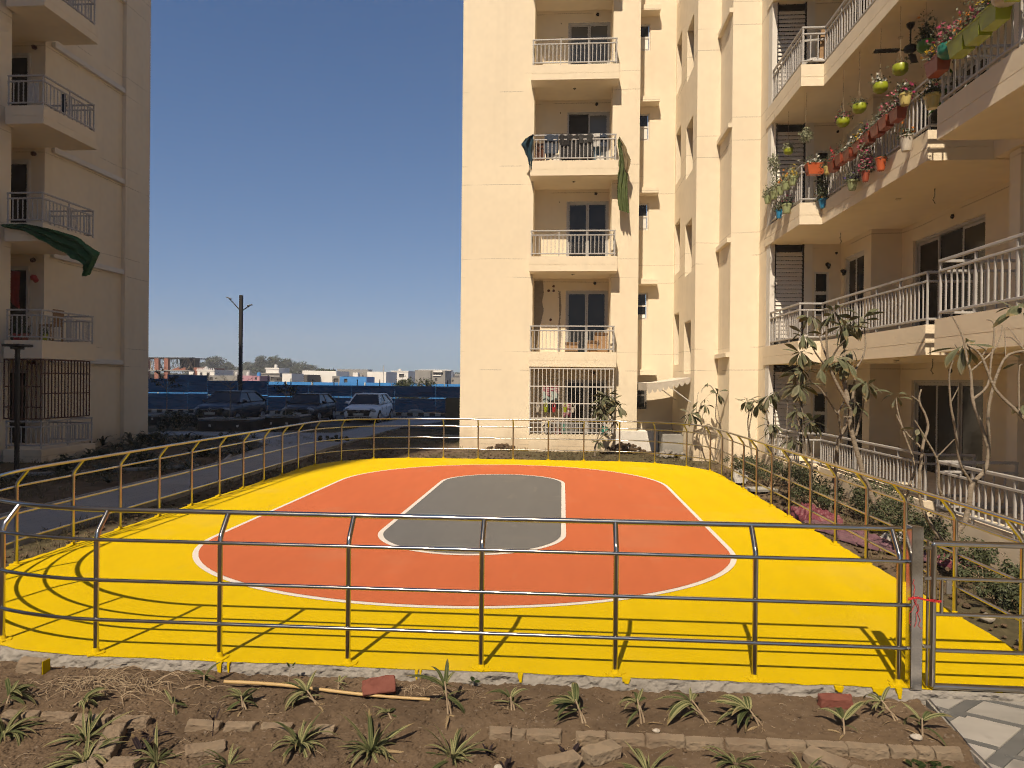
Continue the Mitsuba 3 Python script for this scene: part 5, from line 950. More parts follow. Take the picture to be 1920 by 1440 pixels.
pot('box', 'orange', 5.38, 15.62, 6.70, 'long orange red trough with white flowers on the front rail', flower=['white'], nfl=30, plant=(.13, .13, 180), s=1.25, name='flower_trough', cat='flower pot')
pot('round', 'blue', 5.56, 15.6, 5.98, 'blue pot with orange flower and a leafy bush below the orange trough', flower=['orange'], nfl=5, plant=(.16, .45, 420), s=1.05)
for (y, z), lab, fl in zip(((17.87, 6.75), (17.35, 6.73), (16.91, 6.71), (16.44, 6.70), (15.98, 6.68)), ('pale green rail pot farthest left by the pier', 'second pale green rail pot from the left', 'third pale green rail pot from the left', 'fourth pale green rail pot from the left under orange blossom', 'fifth pale green rail pot at the rail corner with yellow flowers'), (None, None, None, ['orange'], ['yellow'])):
    pot('round', 'pale', 5.03, y, z - .10, lab, flower=fl, nfl=24, plant=(.12, .2, 190), hook=(.12, 0), mt='m_leaf_pale')
pot('round', 'pale', 5.0, 16.29, 6.04, 'pale green pot with pink flowers low on the far balcony edge', flower=['pink'], nfl=10, s=1.1)
pot('bucket', 'blue', 5.0, 16.84, 6.05, 'blue pot low on the far balcony edge with dark leaves', plant=(.12, .18, 160))
NT = [((10.20, 6.62), 'box', 'terra', 'large terracotta planter with striped pink flowers on the nearer balcony', ['pink', 'yellow'], 1.15), ((9.93, 6.72), 'bowl', 'teal', 'teal green bowl with pink flowers on the nearer balcony rail', ['pink', 'magenta'], 1.1), ((9.60, 6.62), 'box', 'lime', 'olive lime trough with orange and pink flowers, lowest of three', ['orange', 'pink'], 1.2), ((9.24, 6.62), 'box', 'lime', 'olive lime trough, middle of three on the nearer rail', ['pink'], 1.2), ((8.9, 6.64), 'box', 'lime', 'olive lime trough, topmost of three with yellow flowers', ['yellow'], 1.2)]
for (y, z), kd, col, lab, fl, s in NT: pot(kd, col, 5.16, y, z - .10, lab, flower=fl, nfl=22, rot=PI / 2, s=s, plant=(.12, .24, 260), hook=(.13, 0), name='rail_planter' if kd == 'box' else 'flower_pot', mt='m_leaf_dustyplant')
pot('round', 'cream', 5.3, 10.62, 6.20, 'cream pot with dusky flowers in the gap between two balconies', flower=['pink'], nfl=8, s=1.1, plant=(.12, .22, 220))
pot('bowl', 'white', 5.14, 8.66, 6.66, 'shallow off white bowl high on the nearer rail', plant=(.06, .06, 60), s=1.2)
pot('box', 'lime', 5.12, 8.38, 6.62, 'lime trough at the top right corner of the picture', plant=(.06, .08, 60), rot=PI / 2, s=1.2, name='rail_planter')
# broad green leaves and the black fan
k = thing('broad_leaf_plant', 'plant with big round green leaves behind the near pots', 'plant')
for p, az, el in (((5.9, 11.2, 6.95), 2.6, .6), ((5.85, 11.2, 6.7), 2.2, .1), ((5.8, 11.15, 6.5), 3.0, -.4), ((5.9, 11.25, 6.75), .4, .3)): add_leaf(k, p, az, el, .36, 'm_leaf_broad', .5, .36, 'ovate')
part(k, 'stem', tube([(5.92, 11.25, 6.15), (5.92, 11.22, 6.6), (5.88, 11.2, 6.95)], .012, 6), 'm_shrub'); part(k, 'pot', xf(lathe([(r * 1.4, q * 1.3) for r, q in POT['round']], 16), (5.92, 11.25, 6.14)), 'm_pot_terra', 35)

fn_ = thing('ceiling_fan', 'black three bladed ceiling fan on the planted balcony', 'fan')
part(fn_, 'motor', xf(lathe([(.03, .05), (.09, .04), (.11, 0), (.10, -.05), (.05, -.07), (.02, -.07)], 20), (6.15, 13.1, 8.22)), 'm_black', 30); part(fn_, 'rod', tube([(6.15, 13.1, 8.25), (6.15, 13.1, CE)], .014, 8), 'm_black'); part(fn_, 'canopy', xf(lathe([(.02, 0), (.06, .06), (.07, .11)], 14), (6.15, 13.1, CE - .11)), 'm_black', 30)
bl_ = mikit.ply(cat_([cbox(.10, .22, -.02, .02, -.006, .006, .002), cbox(.20, .62, -.06, .06, -.004, .004, .002)]), 'm_black')
for a in (178, 58, 298): part(fn_, 'blade', bl_, tw=T().translate([6.15, 13.1, 8.19]).rotate([0, 0, 1], a).rotate([1, 0, 0], 9))
# boards and clutter kept on the top right balcony
mat('m_wood', lambda p, n, uv: mix((.26, .15, .07), (.42, .27, .14), fbm(p.x * 3, p.y * 3, p.z * 25, 3)), .7); mat('m_cardboard', lambda p, n, uv: mix((.30, .18, .09), (.42, .27, .15), fbm(p.x * 5, p.y * 5, p.z * 5, 2)), .85)
k = thing('wooden_board', 'brown wooden board standing behind the top balcony rail', 'board'); sheet(k, xf(cbox(-.07, .07, -.015, .015, 0, .85, .003), (5.62, 15.95, 9.13), 0, .05), 'm_wood')
k = thing('metal_table', 'pale folded table on the top balcony behind the rail', 'table'); part(k, 'top', xf(cbox(-.02, .02, -.4, .4, 0, .04, .003), (5.45, 16.2, 9.85), .5, 0, .35), 'm_frame_white'); part(k, 'leg', xf(cbox(-.015, .015, -.015, .015, 0, .85, .003), (5.3, 16.2, 9.12)), 'm_frame'); part(k, 'leg', xf(cbox(-.015, .015, -.015, .015, 0, .85, .003), (5.75, 16.3, 9.12)), 'm_frame')
k = thing('white_sack', 'white crumpled bag on the top balcony floor', 'bag'); m = crumple(0, 0, .5, .4, .12, .3, 33); m.apply_translation([5.45, 15.95, 9.2]); sheet(k, m, 'm_white_bag', True)
k = thing('drying_rack', 'folding drying rack with pale bars on the nearer first floor balcony', 'rack'); part(k, 'frame', cat_([tube([(5.7, 8.6, 3.15), (5.7, 9.0, 4.05)], .012, 6), tube([(5.7, 9.1, 3.15), (5.7, 8.7, 4.05)], .012, 6), tube([(6.3, 8.6, 3.15), (6.3, 9.0, 4.05)], .012, 6), tube([(6.3, 9.1, 3.15), (6.3, 8.7, 4.05)], .012, 6)]), 'm_frame_white')
for j in range(5): part(k, 'rod', tube([(5.7, 8.5 + .15 * j, 4.05), (6.3, 8.5 + .15 * j, 4.05)], .007, 5), 'm_frame_white')
for x, y, z, lab in ((6.50, 17.92, 5.15, 'black wall lamp beside the small window on the first floor balcony'), (6.78, 17.7, 4.95, 'dark fitting on the corner by the first floor balcony door')):
    k = thing('wall_lamp', lab, 'lamp'); part(k, 'base', xf(lathe([(.05, 0), (.05, .03)], 12), (x, y, z), 0, 0, PI / 2), 'm_black'); part(k, 'shade', xf(lathe([(.03, 0), (.06, .12), (.055, .12)], 14), (x, y - .09, z - .12)), 'm_black', 30)

# ------------------------------------------------------------------ washing and clutter on the middle block
for nm, a, b in (('denim', (.016, .026, .050), (.048, .070, .115)), ('blackcloth', (.007, .007, .009), (.024, .023, .026)), ('greycloth', (.016, .017, .019), (.042, .042, .044)), ('tealcloth', (.006, .028, .05), (.014, .06, .095)), ('browncloth', (.06, .022, .014), (.16, .06, .03)), ('bluecloth', (.10, .19, .27), (.19, .30, .39)), ('greennet', (.014, .075, .030), (.035, .14, .055)), ('olive', (.070, .10, .032), (.13, .17, .062)), ('khaki', (.17, .13, .07), (.27, .21, .12)), ('redcloth', (.25, .02, .02), (.38, .04, .035)), ('mint', (.30, .40, .40), (.46, .54, .53)), ('whitecloth', (.5, .5, .5), (.66, .65, .64))): cloth_mat('m_' + nm, a, b, 16, .9)
def stripes(key, a, b, fz, fx=0): return mat(key, lambda p, n, uv: mix(a, b, smoothstep(.35, .6, noise(p.x * fx, p.y * fx, p.z * fz))), .9)
stripes('m_striped_cloth', (.55, .50, .50), (.28, .05, .09), 34, 9); stripes('m_pattern_cloth', (.02, .02, .02), (.34, .31, .28), 40, 40)
def hang(x0, x1, ztop, front, back, y, seed, wav=.02, rag=.05):
    """a cloth folded over a rail that runs along x: long side towards the viewer"""
    nx = 18; L = [-front, -front * .8, -front * .6, -front * .4, -front * .2, -.03, 0, .03, back * .5, back] if back else list(-np.linspace(front, 0, 9)); V = []
    for i, l in enumerate(L):
        for j in range(nx):
            u = j / (nx - 1); d = abs(l); off = (meshkit.fbm(np.array([u * 4 + seed, d * 2.0, seed * 1.7]), 3, seed) - .5)
            yy = y + (-.028 if l < 0 else .028 if l > 0 else 0) * (1 if back else 0) + (wav * math.sin(u * 9 + seed) + off * .05) * min(1, d * 6)
            z = ztop - d * (1 - rag * (1 if l < 0 else 0) * math.sin(u * 5 + seed)) + (.012 if l == 0 else 0); V.append([x0 + (x1 - x0) * u + off * .05 * d * 4, yy, z])
    n = len(L); i, j = np.meshgrid(np.arange(nx - 1), np.arange(n - 1)); a = (j * nx + i).ravel(); return M(V, np.vstack([np.c_[a, a + 1, a + nx + 1], np.c_[a, a + nx + 1, a + nx]]))
ZR2 = ZR + 2 * STOREY; YL = YS + .06
for x0, x1, f, b, mt, lab, sd in ((-.64, -.20, .22, .6, 'm_denim', 'blue jeans folded over the balcony rail', 1), (-.18, .13, .36, .8, 'm_blackcloth', 'black trousers over the rail beside the blue jeans', 2), (.10, .43, .17, .75, 'm_blackcloth', 'black shirt over the rail in the middle of the washing', 3), (.44, .88, .30, .7, 'm_greycloth', 'charcoal sweater over the rail right of the middle', 4), (.90, 1.12, .11, .4, 'm_whitecloth', 'small white and dark cloth bunched on the rail', 5), (1.10, 1.32, .13, .4, 'm_denim', 'short blue cloth at the right end of the rail', 6)):
    k = thing('washing', lab, 'laundry', 'washing on the balcony rail'); sheet(k, hang(x0, x1, ZR2 + .012, f, b, YL, sd), mt, True)
for x0, x1, zt, l, mt, lab, sd in ((-.95, -.62, 9.80, .62, 'm_browncloth', 'brown patterned cloth hanging behind the rails on the left', 11), (-.60, -.30, 9.72, .45, 'm_denim', 'navy shirt hanging behind the rails', 12), (-.14, .20, 9.70, .55, 'm_blackcloth', 'black garment hanging behind the rails in the middle', 13), (.2, .5, 9.72, .5, 'm_pattern_cloth', 'black and white patterned garment behind the rails', 14), (.52, .88, 9.7, .5, 'm_greycloth', 'dark grey garment hanging behind the rails', 15), (.93, 1.17, 9.78, .5, 'm_bluecloth', 'light blue cloth hanging behind the rails on the right', 16)):
    k = thing('washing', lab, 'laundry', 'washing hung behind the balcony rails'); sheet(k, hang(x0, x1, zt, l, 0, YL + .22, sd, .03), mt, True)
for x0, x1, z1, lab in ((-.36, -.10, 9.42, 'white board standing behind the rails under the jeans'), (.98, 1.25, 9.36, 'white board behind the rails at the right')): k = thing('white_board', lab, 'board'); sheet(k, box(x0, x1, YL + .12, YL + .14, 9.18, z1), 'm_wall_white')
def ribbon(C, W_, folds, seed, n=40, m=12, depth=.05):
    """a long cloth along the centre line C, W_ = its width vector at each point"""
    C, W_ = np.array(C, float), np.array(W_, float); t = np.linspace(0, len(C) - 1, n); q = np.stack([np.interp(t, range(len(C)), C[:, a]) for a in range(3)], 1); w = np.stack([np.interp(t, range(len(C)), W_[:, a]) for a in range(3)], 1); V = []
    for i in range(n):
        for j in range(m):
            u = j / (m - 1) - .5; V.append(q[i] + w[i] * u + np.array([0, 1, .15]) * depth * math.sin(u * folds + i * .12 + seed) + (meshkit.fbm(np.array([i * .2, j * .45, seed]), 2, 3) - .5) * .05)
    a = (np.arange(n - 1)[:, None] * m + np.arange(m - 1)).ravel(); return M(V, np.vstack([np.c_[a, a + 1, a + m + 1], np.c_[a, a + m + 1, a + m]]))
k = thing('green_cloth', 'long olive green cloth blown down from the washing balcony', 'cloth')
part(k, 'cloth', ribbon([(1.68, 22.28, 9.84), (1.80, 22.26, 9.35), (1.84, 22.3, 8.9), (1.80, 22.3, 8.3), (1.88, 22.34, 7.55)], [(.05, 0, .1), (.22, .05, .02), (.30, .05, 0), (.34, .06, 0), (.30, .05, -.1)], 17, 2, 60, 22, .06), 'm_olive', True)
part(k, 'lining', ribbon([(1.70, 22.24, 9.84), (1.86, 22.22, 9.5), (1.96, 22.24, 9.1), (1.94, 22.25, 8.75)], [(.04, 0, .05), (.16, .03, 0), (.18, .03, .02), (.06, .02, 0)], 8, 4, 24, 8), 'm_khaki', True)
k = thing('teal_cloth', 'dark teal cloth blowing off the left end of the washing balcony', 'cloth'); sheet(k, ribbon([(-1.02, 22.3, 10.0), (-1.12, 22.22, 9.86), (-1.20, 22.2, 9.66), (-1.16, 22.24, 9.45), (-1.09, 22.26, 9.2), (-1.06, 22.28, 8.9)], [(.10, 0, .05), (.26, .12, .08), (.36, .15, .02), (.22, .10, -.02), (.16, .08, 0), (.08, .03, 0)], 11, 5, 34, 14, .07), 'm_tealcloth', True)
k = thing('shade_net', 'dark green shade net blown off a balcony of the left block', 'net'); sheet(k, ribbon([(-14.40, 17.14, 6.08), (-13.75, 17.08, 6.0), (-13.1, 17.05, 5.76), (-12.45, 17.1, 5.52), (-12.02, 17.15, 5.2), (-12.2, 17.2, 4.78)], [(.0, 0, .06), (.02, 0, .18), (.06, 0, .42), (.16, 0, .5), (.34, 0, .28), (.16, 0, .05)], 15, 7, 64, 26, .075), 'm_greennet', True)
for (x, y, w, d, h), lab in (((.28, 23.3, .42, .35, .3), 'open cardboard box left of the first floor door'), ((.95, 23.2, .3, .3, .35), 'cardboard box in front of the first floor door'), ((1.25, 23.35, .42, .32, .62), 'tall cardboard box at the right of the first floor balcony')):
    k = thing('cardboard_box', lab, 'box', None); z0 = ZT - .02
    part(k, 'body', box(x - w / 2, x + w / 2, y - d / 2, y + d / 2, z0, z0 + h), 'm_cardboard'); part(k, 'flap', xf(box(-w / 2, w / 2, -.12, 0, -.003, .003), (x, y - d / 2, z0 + h), 0, 0, -.6), 'm_cardboard'); part(k, 'flap', xf(box(-.003, .003, -d / 2, d / 2, 0, .14), (x + w / 2, y, z0 + h), 0, .5), 'm_cardboard')
# things in the ground floor cage
CY = YS - .05
for x, col, lab in ((-.77, 'white', 'little white bucket pot hung on the window cage'), (-.52, 'lime', 'lime bucket pot hung left of the red one on the cage'), (-.26, 'red', 'red bucket pot hung in the middle of the cage'), (.09, 'lime', 'lime bucket pot hung right of the red one on the cage'), (.33, 'white', 'pale bucket pot on the cage half hidden by the frangipani')):
    k = thing('cage_pot', lab, 'flower pot'); part(k, 'pot', xf(lathe([(r * .85, z * .85) for r, z in POT['bucket']], 16), (x, CY - .02, 1.22)), 'm_pot_' + col, 35); part(k, 'handle', tube([(x - .055, CY - .02, 1.38), (x - .03, CY - .01, 1.48), (x, CY, 1.52), (x + .03, CY - .01, 1.48), (x + .055, CY - .02, 1.38)], .01, 6), 'm_pot_' + col)
for x0, x1, zt, l, mt, lab, sd in ((-.66, -.1, 2.05, .28, 'm_striped_cloth', 'red and white striped cloth on the rack in the cage', 21), (-.62, -.14, 1.86, .34, 'm_mint', 'mint coloured shirt hanging in the cage', 22), (-.46, -.06, 1.55, .3, 'm_blackcloth', 'dark cloth hanging below the mint shirt in the cage', 23), (.0, .28, 1.48, .5, 'm_striped_cloth', 'striped scarf hanging in the right half of the cage', 24)):
    k = thing('washing', lab, 'laundry'); sheet(k, hang(x0, x1, zt, l, 0, 22.75, sd, .04, .25), mt, True)
for (x, y, r, h), col, lab in (((-.12, 22.8, .10, .24), 'red', 'red bucket on the caged ground balcony floor'), ((.08, 22.9, .13, .4), 'teal', 'teal bin in the caged ground balcony')):
    k = thing('bucket', lab, 'bucket'); sheet(k, xf(lathe([(r * .8, 0), (r, h), (r * 1.06, h), (r * 1.04, h - .02)], 18), (x, y, .42)), 'm_pot_' + col, 35)
for (x, lab, mt, sd, h) in ((1.35, 'green plastic bag tied to the right end of the cage', 'm_pot_teal', 41, .3), (-.45, 'white bundle with black pattern on the cage floor', 'm_pattern_cloth', 43, .35)):
    k = thing('bundle', lab, 'bag'); m = lump[sd % 6].subdivide().subdivide(); m.vertices = m.vertices * (1 + .3 * (meshkit.fbm(m.vertices * 3, 3, sd)[:, None] - .5)) * [.17, .12, h / 2] + [x, 22.5, .5 + h / 2]; sheet(k, m, mt, True)
# canvas awning over the porch
cloth_mat('m_canvas', (.46, .42, .36), (.60, .56, .50), 6, .85)
aw = thing('awning', 'white scalloped canvas awning over the porch, fixed to the side wall', 'awning')
def sc(t): return 2.06 + .52 * t
ax0, ax1, ay0, ay1 = 2.46, 3.70, 20.75, 23.6
n = 30; U, Vv = np.meshgrid(np.linspace(0, 1, n), np.linspace(0, 1, 16)); zt_ = 2.17 + .18 * U - .03 * np.sin(U * PI) + .02 * (meshkit.fbm(np.stack([U * 5, Vv * 4, 0 * U], -1), 2, 3) - .5)
top = M(np.c_[(ax0 + (ax1 - ax0) * U).ravel(), (ay0 + (ay1 - ay0) * Vv).ravel(), zt_.ravel()], grid(np.arange(n), np.arange(16), 0 * U).faces); part(aw, 'canopy', top, 'm_canvas', True)
xx = np.linspace(0, 1, 96); lo = .07 + .08 * (1 - xx) + .17 * np.abs(np.sin(xx * PI * 8)) ** .6 * (.65 + .35 * (1 - xx)); zt0 = 2.17 + .18 * xx - .03 * np.sin(xx * PI)
part(aw, 'valance', wall_xz(sg.Polygon(np.r_[np.c_[ax0 + (ax1 - ax0) * xx, zt0 + .004], np.c_[ax0 + (ax1 - ax0) * xx, zt0 - lo][::-1]]), ay0 - .006, ay0), 'm_canvas', label='scalloped side flap')
yy = np.linspace(0, 1, 80); lo = .20 + .05 * np.array([rnd.random() for _ in yy]); part(aw, 'valance', wall_yz(sg.Polygon(np.r_[np.c_[ay0 + (ay1 - ay0) * yy, np.full(80, 2.175)], np.c_[ay0 + (ay1 - ay0) * yy, 2.17 - lo][::-1]]), ax0 - .008, ax0 - .002), 'm_canvas', label='frayed front flap')
for y in (ay0 + .03, ay1 - .05): part(aw, 'strut', tube([(ax0 + .62, y, 2.1), (ax1 + .03, y, 1.62)], .014, 8), 'm_frame_white')
# left block: odds and ends
k = thing('red_garment', 'red garment hanging in a doorway of the left block', 'laundry'); sheet(k, hang(-15.62, -15.3, 5.15, .95, 0, 18.85, 51, .04, .1), 'm_redcloth', True)
k = thing('wall_ornament', 'dark red heart shaped ornament on the wall by the red garment', 'ornament'); sheet(k, xf(cat_([trimesh.creation.icosphere(2, .09), xf(trimesh.creation.icosphere(2, .07), (.06, 0, -.07))]), (-15.02, 19.0, 5.0)), 'm_pot_red', True)
k = thing('chair', 'brown wooden chair on the lowest open balcony of the left block', 'chair'); part(k, 'seat', cbox(-14.0, -13.6, 17.9, 18.3, 3.55, 3.6, .008), 'm_wood'); part(k, 'backrest', cbox(-13.62, -13.58, 17.9, 18.3, 3.55, 4.0, .008), 'm_wood')
for x in (-13.98, -13.62):
    for y in (17.92, 18.28): part(k, 'leg', cbox(x - .02, x + .02, y - .02, y + .02, 3.13, 3.55, .004), 'm_wood')
pot('round', 'red', -14.25, 17.45, 3.13, 'red flower pot on the lowest open balcony of the left block', plant=(.15, .3, 200)); pot('round', 'terra', -14.0, 17.42, 3.13, 'terracotta pot beside the red pot on the left block', plant=(.18, .35, 220)); pot('bucket', 'lime', -13.6, 17.6, 3.13, 'lime pot behind the side rails of the left block', plant=(.1, .2, 120))
for x0, x1, y, mt, lab, sd in ((-14.0, -13.75, 17.5, 'm_whitecloth', 'white cloth hanging behind the rails of the upper left balcony', 61), (-13.62, -13.5, 18.2, 'm_denim', 'dark blue cloth behind the side rails of the upper left balcony', 62)):
    k = thing('washing', lab, 'laundry'); sheet(k, hang(x0, x1, 9.85, .5, 0, y, sd), mt, True)
# ------------------------------------------------------------------ parking area: road, kerb, hoarding, lamp, planters
rd = struct('road', 'asphalt parking lane in the shade behind the blocks', 'road'); mat('m_asphalt', lambda p, n, uv: mix((.040, .040, .041), (.075, .073, .071), fbm(p.x * 2, p.y * 2, 0.0, 4)), .9); sheet(rd, extr(R_(-40, 31.5, -3.4, 42.2), .07, -.05), 'm_asphalt')
kb_ = thing('striped_kerb', 'black and white striped kerb along the foot of the blue hoarding', 'kerb')
mat('m_kerb_white', lambda p, n, uv: mix((.30, .30, .29), (.48, .48, .46), fbm(p.x * 6, p.y * 6, p.z * 6, 3)), .8); mat('m_kerb_black', (.03, .03, .03), .8)
kbp = {c: mikit.ply(cbox(-.168, .168, -.08, .08, -.05, .19, .015), c) for c in ('m_kerb_white', 'm_kerb_black')}
for i in range(64): part(kb_, 'kerb_stone', kbp['m_kerb_white' if i % 2 else 'm_kerb_black'], tw=T().translate([-26.5 + i * .345, 42.35 + .04 * math.sin(i * .3), 0]))
mat('m_hoarding', lambda p, n, uv: mix((.026, .085, .19), (.042, .13, .265), fbm(p.x * .7, 0.0, p.z * 2, 3)) * (1 - .35 * smoothstep(.55, .75, fbm(p.x * 1.3 + 5, 1.0, p.z * 6, 3))), .5)
mat('m_hoarding_bright', lambda p, n, uv: mix((.04, .22, .62), (.06, .30, .72), fbm(p.x * .8, 0.0, p.z * 2, 2)), .5)
def ribbed(x0, x1, z0, z1, y, amp=.022, per=.145, vert=False):
    """profiled steel sheet"""
    L = (x1 - x0) if vert else (z1 - z0); m = max(2, int(round(L / per))); pr_ = []
    for i in range(m):
        for t, a in ((0, 0), (.18, 1), (.5, 1), (.68, 0)): pr_.append(((i + t) * L / m, a * amp))
    pr_.append((L, 0)); pr_ = np.array(pr_); n = len(pr_); V = []
    for k in range(2):
        for s, a in pr_: V.append([x0 + s, y - a, (z0, z1)[k]] if vert else [(x0, x1)[k], y - a, z0 + s])
    i = np.arange(n - 1); return M(V, np.vstack([np.c_[i, i + 1, n + i + 1], np.c_[i, n + i + 1, n + i]]))
ho = thing('blue_hoarding', 'long dark blue ribbed steel sheet hoarding behind the parked cars', 'hoarding')
XSEG = [(-30.2, -27.9), (-27.9, -25.6), (-25.6, -24.2), (-24.2, -22.9), (-22.9, -20.9), (-20.9, -18.9), (-18.9, -16.2), (-16.2, -13.4), (-13.4, -10.6), (-10.6, -8.0), (-8.0, -5.4), (-5.4, -2.6)]
for x0, x1 in XSEG:
    xm = (x0 + x1) / 2; top = 2.12 if xm < -25.6 else 2.37 if xm < -22.9 else 2.03 if xm < -18.9 else 1.80; gp_ = 1.22 if xm < -22.9 else 1.12 if xm < -18.9 else 1.06; tl = rnd.uniform(-.012, .012)
    part(ho, 'panel', ribbed(x0 + .004, x1 - .004, .13, gp_ - .035 + tl, 44), 'm_hoarding'); part(ho, 'panel', ribbed(x0 + .004, x1 - .004, gp_ + .025 + tl, top, 44.012), 'm_hoarding')
for x in (-27.9, -25.6, -22.9, -20.9, -18.9, -17.4, -15.96, -14.57, -13.05, -11.6, -10.16, -8.6, -7.23, -5.6): part(ho, 'post', box(x - .025, x + .025, 44.06, 44.11, -.05, 2.2 if x > -18 else 2.42), 'm_black')
h2 = thing('blue_hoarding', 'bright sunlit blue hoarding farther back with white posts', 'hoarding')
for i in range(22):
    x0 = -48 + i * 2.25; part(h2, 'panel', ribbed(x0 + .01, x0 + 2.2, -.1, 1.93 if x0 < -14 else 1.88, 58, .03, .28, True), 'm_hoarding_bright')
    if i % 2 == 0: part(h2, 'post', box(x0 - .05, x0 + .05, 57.85, 57.95, -.1, 1.95), 'm_frame_white')
lp = thing('street_lamp', 'tall black double armed street lamp standing behind the parked cars', 'street lamp')
LX, LY = -20.32, 43.2
part(lp, 'pole', cat_([cbox(LX - .095, LX + .095, LY - .095, LY + .095, -.05, 7.45, .01)]), 'm_black')
for dx, dz, L in ((-.80, .82, 1), (.56, .36, 1)):
    part(lp, 'arm', tube([(LX, LY, 6.42), (LX + dx * .75, LY, 6.42 + dz * .78), (LX + dx, LY, 6.42 + dz)], .035, 8), 'm_black'); part(lp, 'lamp_head', xf(cbox(-.17, .17, -.09, .09, -.03, .03, .012), (LX + dx, LY, 6.45 + dz), 0, math.atan2(-dz, dx) * .4 if dx > 0 else .35), 'm_rail_dark')
cab = thing('electric_cabinet', 'dark grey electrical cabinet at the corner of the sunlit block', 'cabinet'); mat('m_cabinet', (.055, .062, .052), .6); part(cab, 'body', cbox(-4.45, -3.85, 26.6, 27.1, .12, 1.52, .01), 'm_cabinet'); part(cab, 'plinth', cbox(-4.5, -3.8, 26.55, 27.15, -.1, .12, .01), 'm_concrete_grey')
mat('m_granite', lambda p, n, uv: mix((.012, .012, .013), (.032, .032, .033), noise(p.x * 60, p.y * 60, p.z * 60)), .3)
def sapling(k, x, y, z, h, seed, sp=.55, leaves=0):
    rg = np.random.default_rng(seed); part(k, 'trunk', tube([(x, y, z - .1), (x + .04, y, z + h * .35), (x + .01, y, z + h * .7)], [.022, .018, .013], 6), 'm_bark')
    P = []
    for i in range(9):
        a = i * 2.4 + rg.uniform(-.4, .4); l = h * rg.uniform(.3, .55); e = rg.uniform(.3, 1.1); p0 = np.array([x + .015, y, z + h * rg.uniform(.55, .7)]); d = np.array([math.cos(a) * math.cos(e) * sp * 1.6, math.sin(a) * math.cos(e) * sp * 1.6, math.sin(e)]); p1 = p0 + d * l * .5; p2 = p0 + d * l + rg.normal(0, .06, 3)
        part(k, 'branch', tube([p0, p1, p2], [.010, .007, .003], 5), 'm_bark'); P += [p1 + (p2 - p1) * t for t in rg.uniform(0, 1.1, max(leaves, 2))]
    P = np.array(P) + rg.normal(0, .05, (len(P), 3)); part(k, 'crown', leaf_cloud(P, rg.normal(size=P.shape), .045 if leaves < 20 else .06, .5, rg), 'm_shrub_dark')
for x0, x1, y0, y1, h, lab, lab2, tx, th_, lv in ((-14.75, -12.55, 27.6, 28.9, .55, 'low black granite planter in front of the dark blue car', 'bare branching sapling in the planter before the dark blue car', -13.75, 2.3, 4), (-13.05, -11.3, 29.6, 31.0, .6, 'low black granite planter between the two dark cars', 'small leafy tree in the planter between the dark cars', -12.2, 1.6, 24), (-19.6, -17.4, 31.6, 33.2, .46, 'low black granite planter at the left beside the shaded block', 'thin dark tree at the left edge of the parking', -18.9, 2.2, 26)):
    k = thing('planter', lab, 'planter'); ring_ = R_(x0, y0, x1, y1).difference(R_(x0 + .15, y0 + .15, x1 - .15, y1 - .15)); part(k, 'wall', extr(ring_, h - .04, -.05), 'm_granite'); part(k, 'coping', extr(ring_.buffer(.02, join_style='mitre'), .035, h - .035), 'm_concrete_grey'); part(k, 'soil', box(x0 + .14, x1 - .14, y0 + .14, y1 - .14, -.05, h - .12), 'm_soil')
    for x in (x0 + .5, x1 - .55): part(k, 'step_light', cbox(x - .045, x + .045, y0 - .012, y0 + .002, .22, .31, .004), 'm_frame_white')
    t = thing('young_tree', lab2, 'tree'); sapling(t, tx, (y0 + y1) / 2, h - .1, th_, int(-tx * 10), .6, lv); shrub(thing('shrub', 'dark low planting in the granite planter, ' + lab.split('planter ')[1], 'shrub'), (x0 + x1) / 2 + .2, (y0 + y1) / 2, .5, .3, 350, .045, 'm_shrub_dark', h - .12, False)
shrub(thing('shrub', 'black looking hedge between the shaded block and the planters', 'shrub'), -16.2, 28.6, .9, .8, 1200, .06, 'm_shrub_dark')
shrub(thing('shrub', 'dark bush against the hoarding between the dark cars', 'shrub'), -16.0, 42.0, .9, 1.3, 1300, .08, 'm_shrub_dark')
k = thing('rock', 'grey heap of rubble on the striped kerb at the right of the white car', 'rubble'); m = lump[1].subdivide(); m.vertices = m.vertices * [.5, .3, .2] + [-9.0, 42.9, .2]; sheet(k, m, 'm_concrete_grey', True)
for i, (x0, x1, y) in enumerate(((-14.5, -9.5, 28.6), (-8.9, -7.3, 24.2))): shrub(thing('shrub', ('dark ground planting along the far edge of the cross path', 'dark verge planting right of the path bend')[i], 'shrub'), (x0 + x1) / 2, y, abs(x1 - x0) * .42, .2, 900, .05, 'm_shrub_dark', -.02, False)

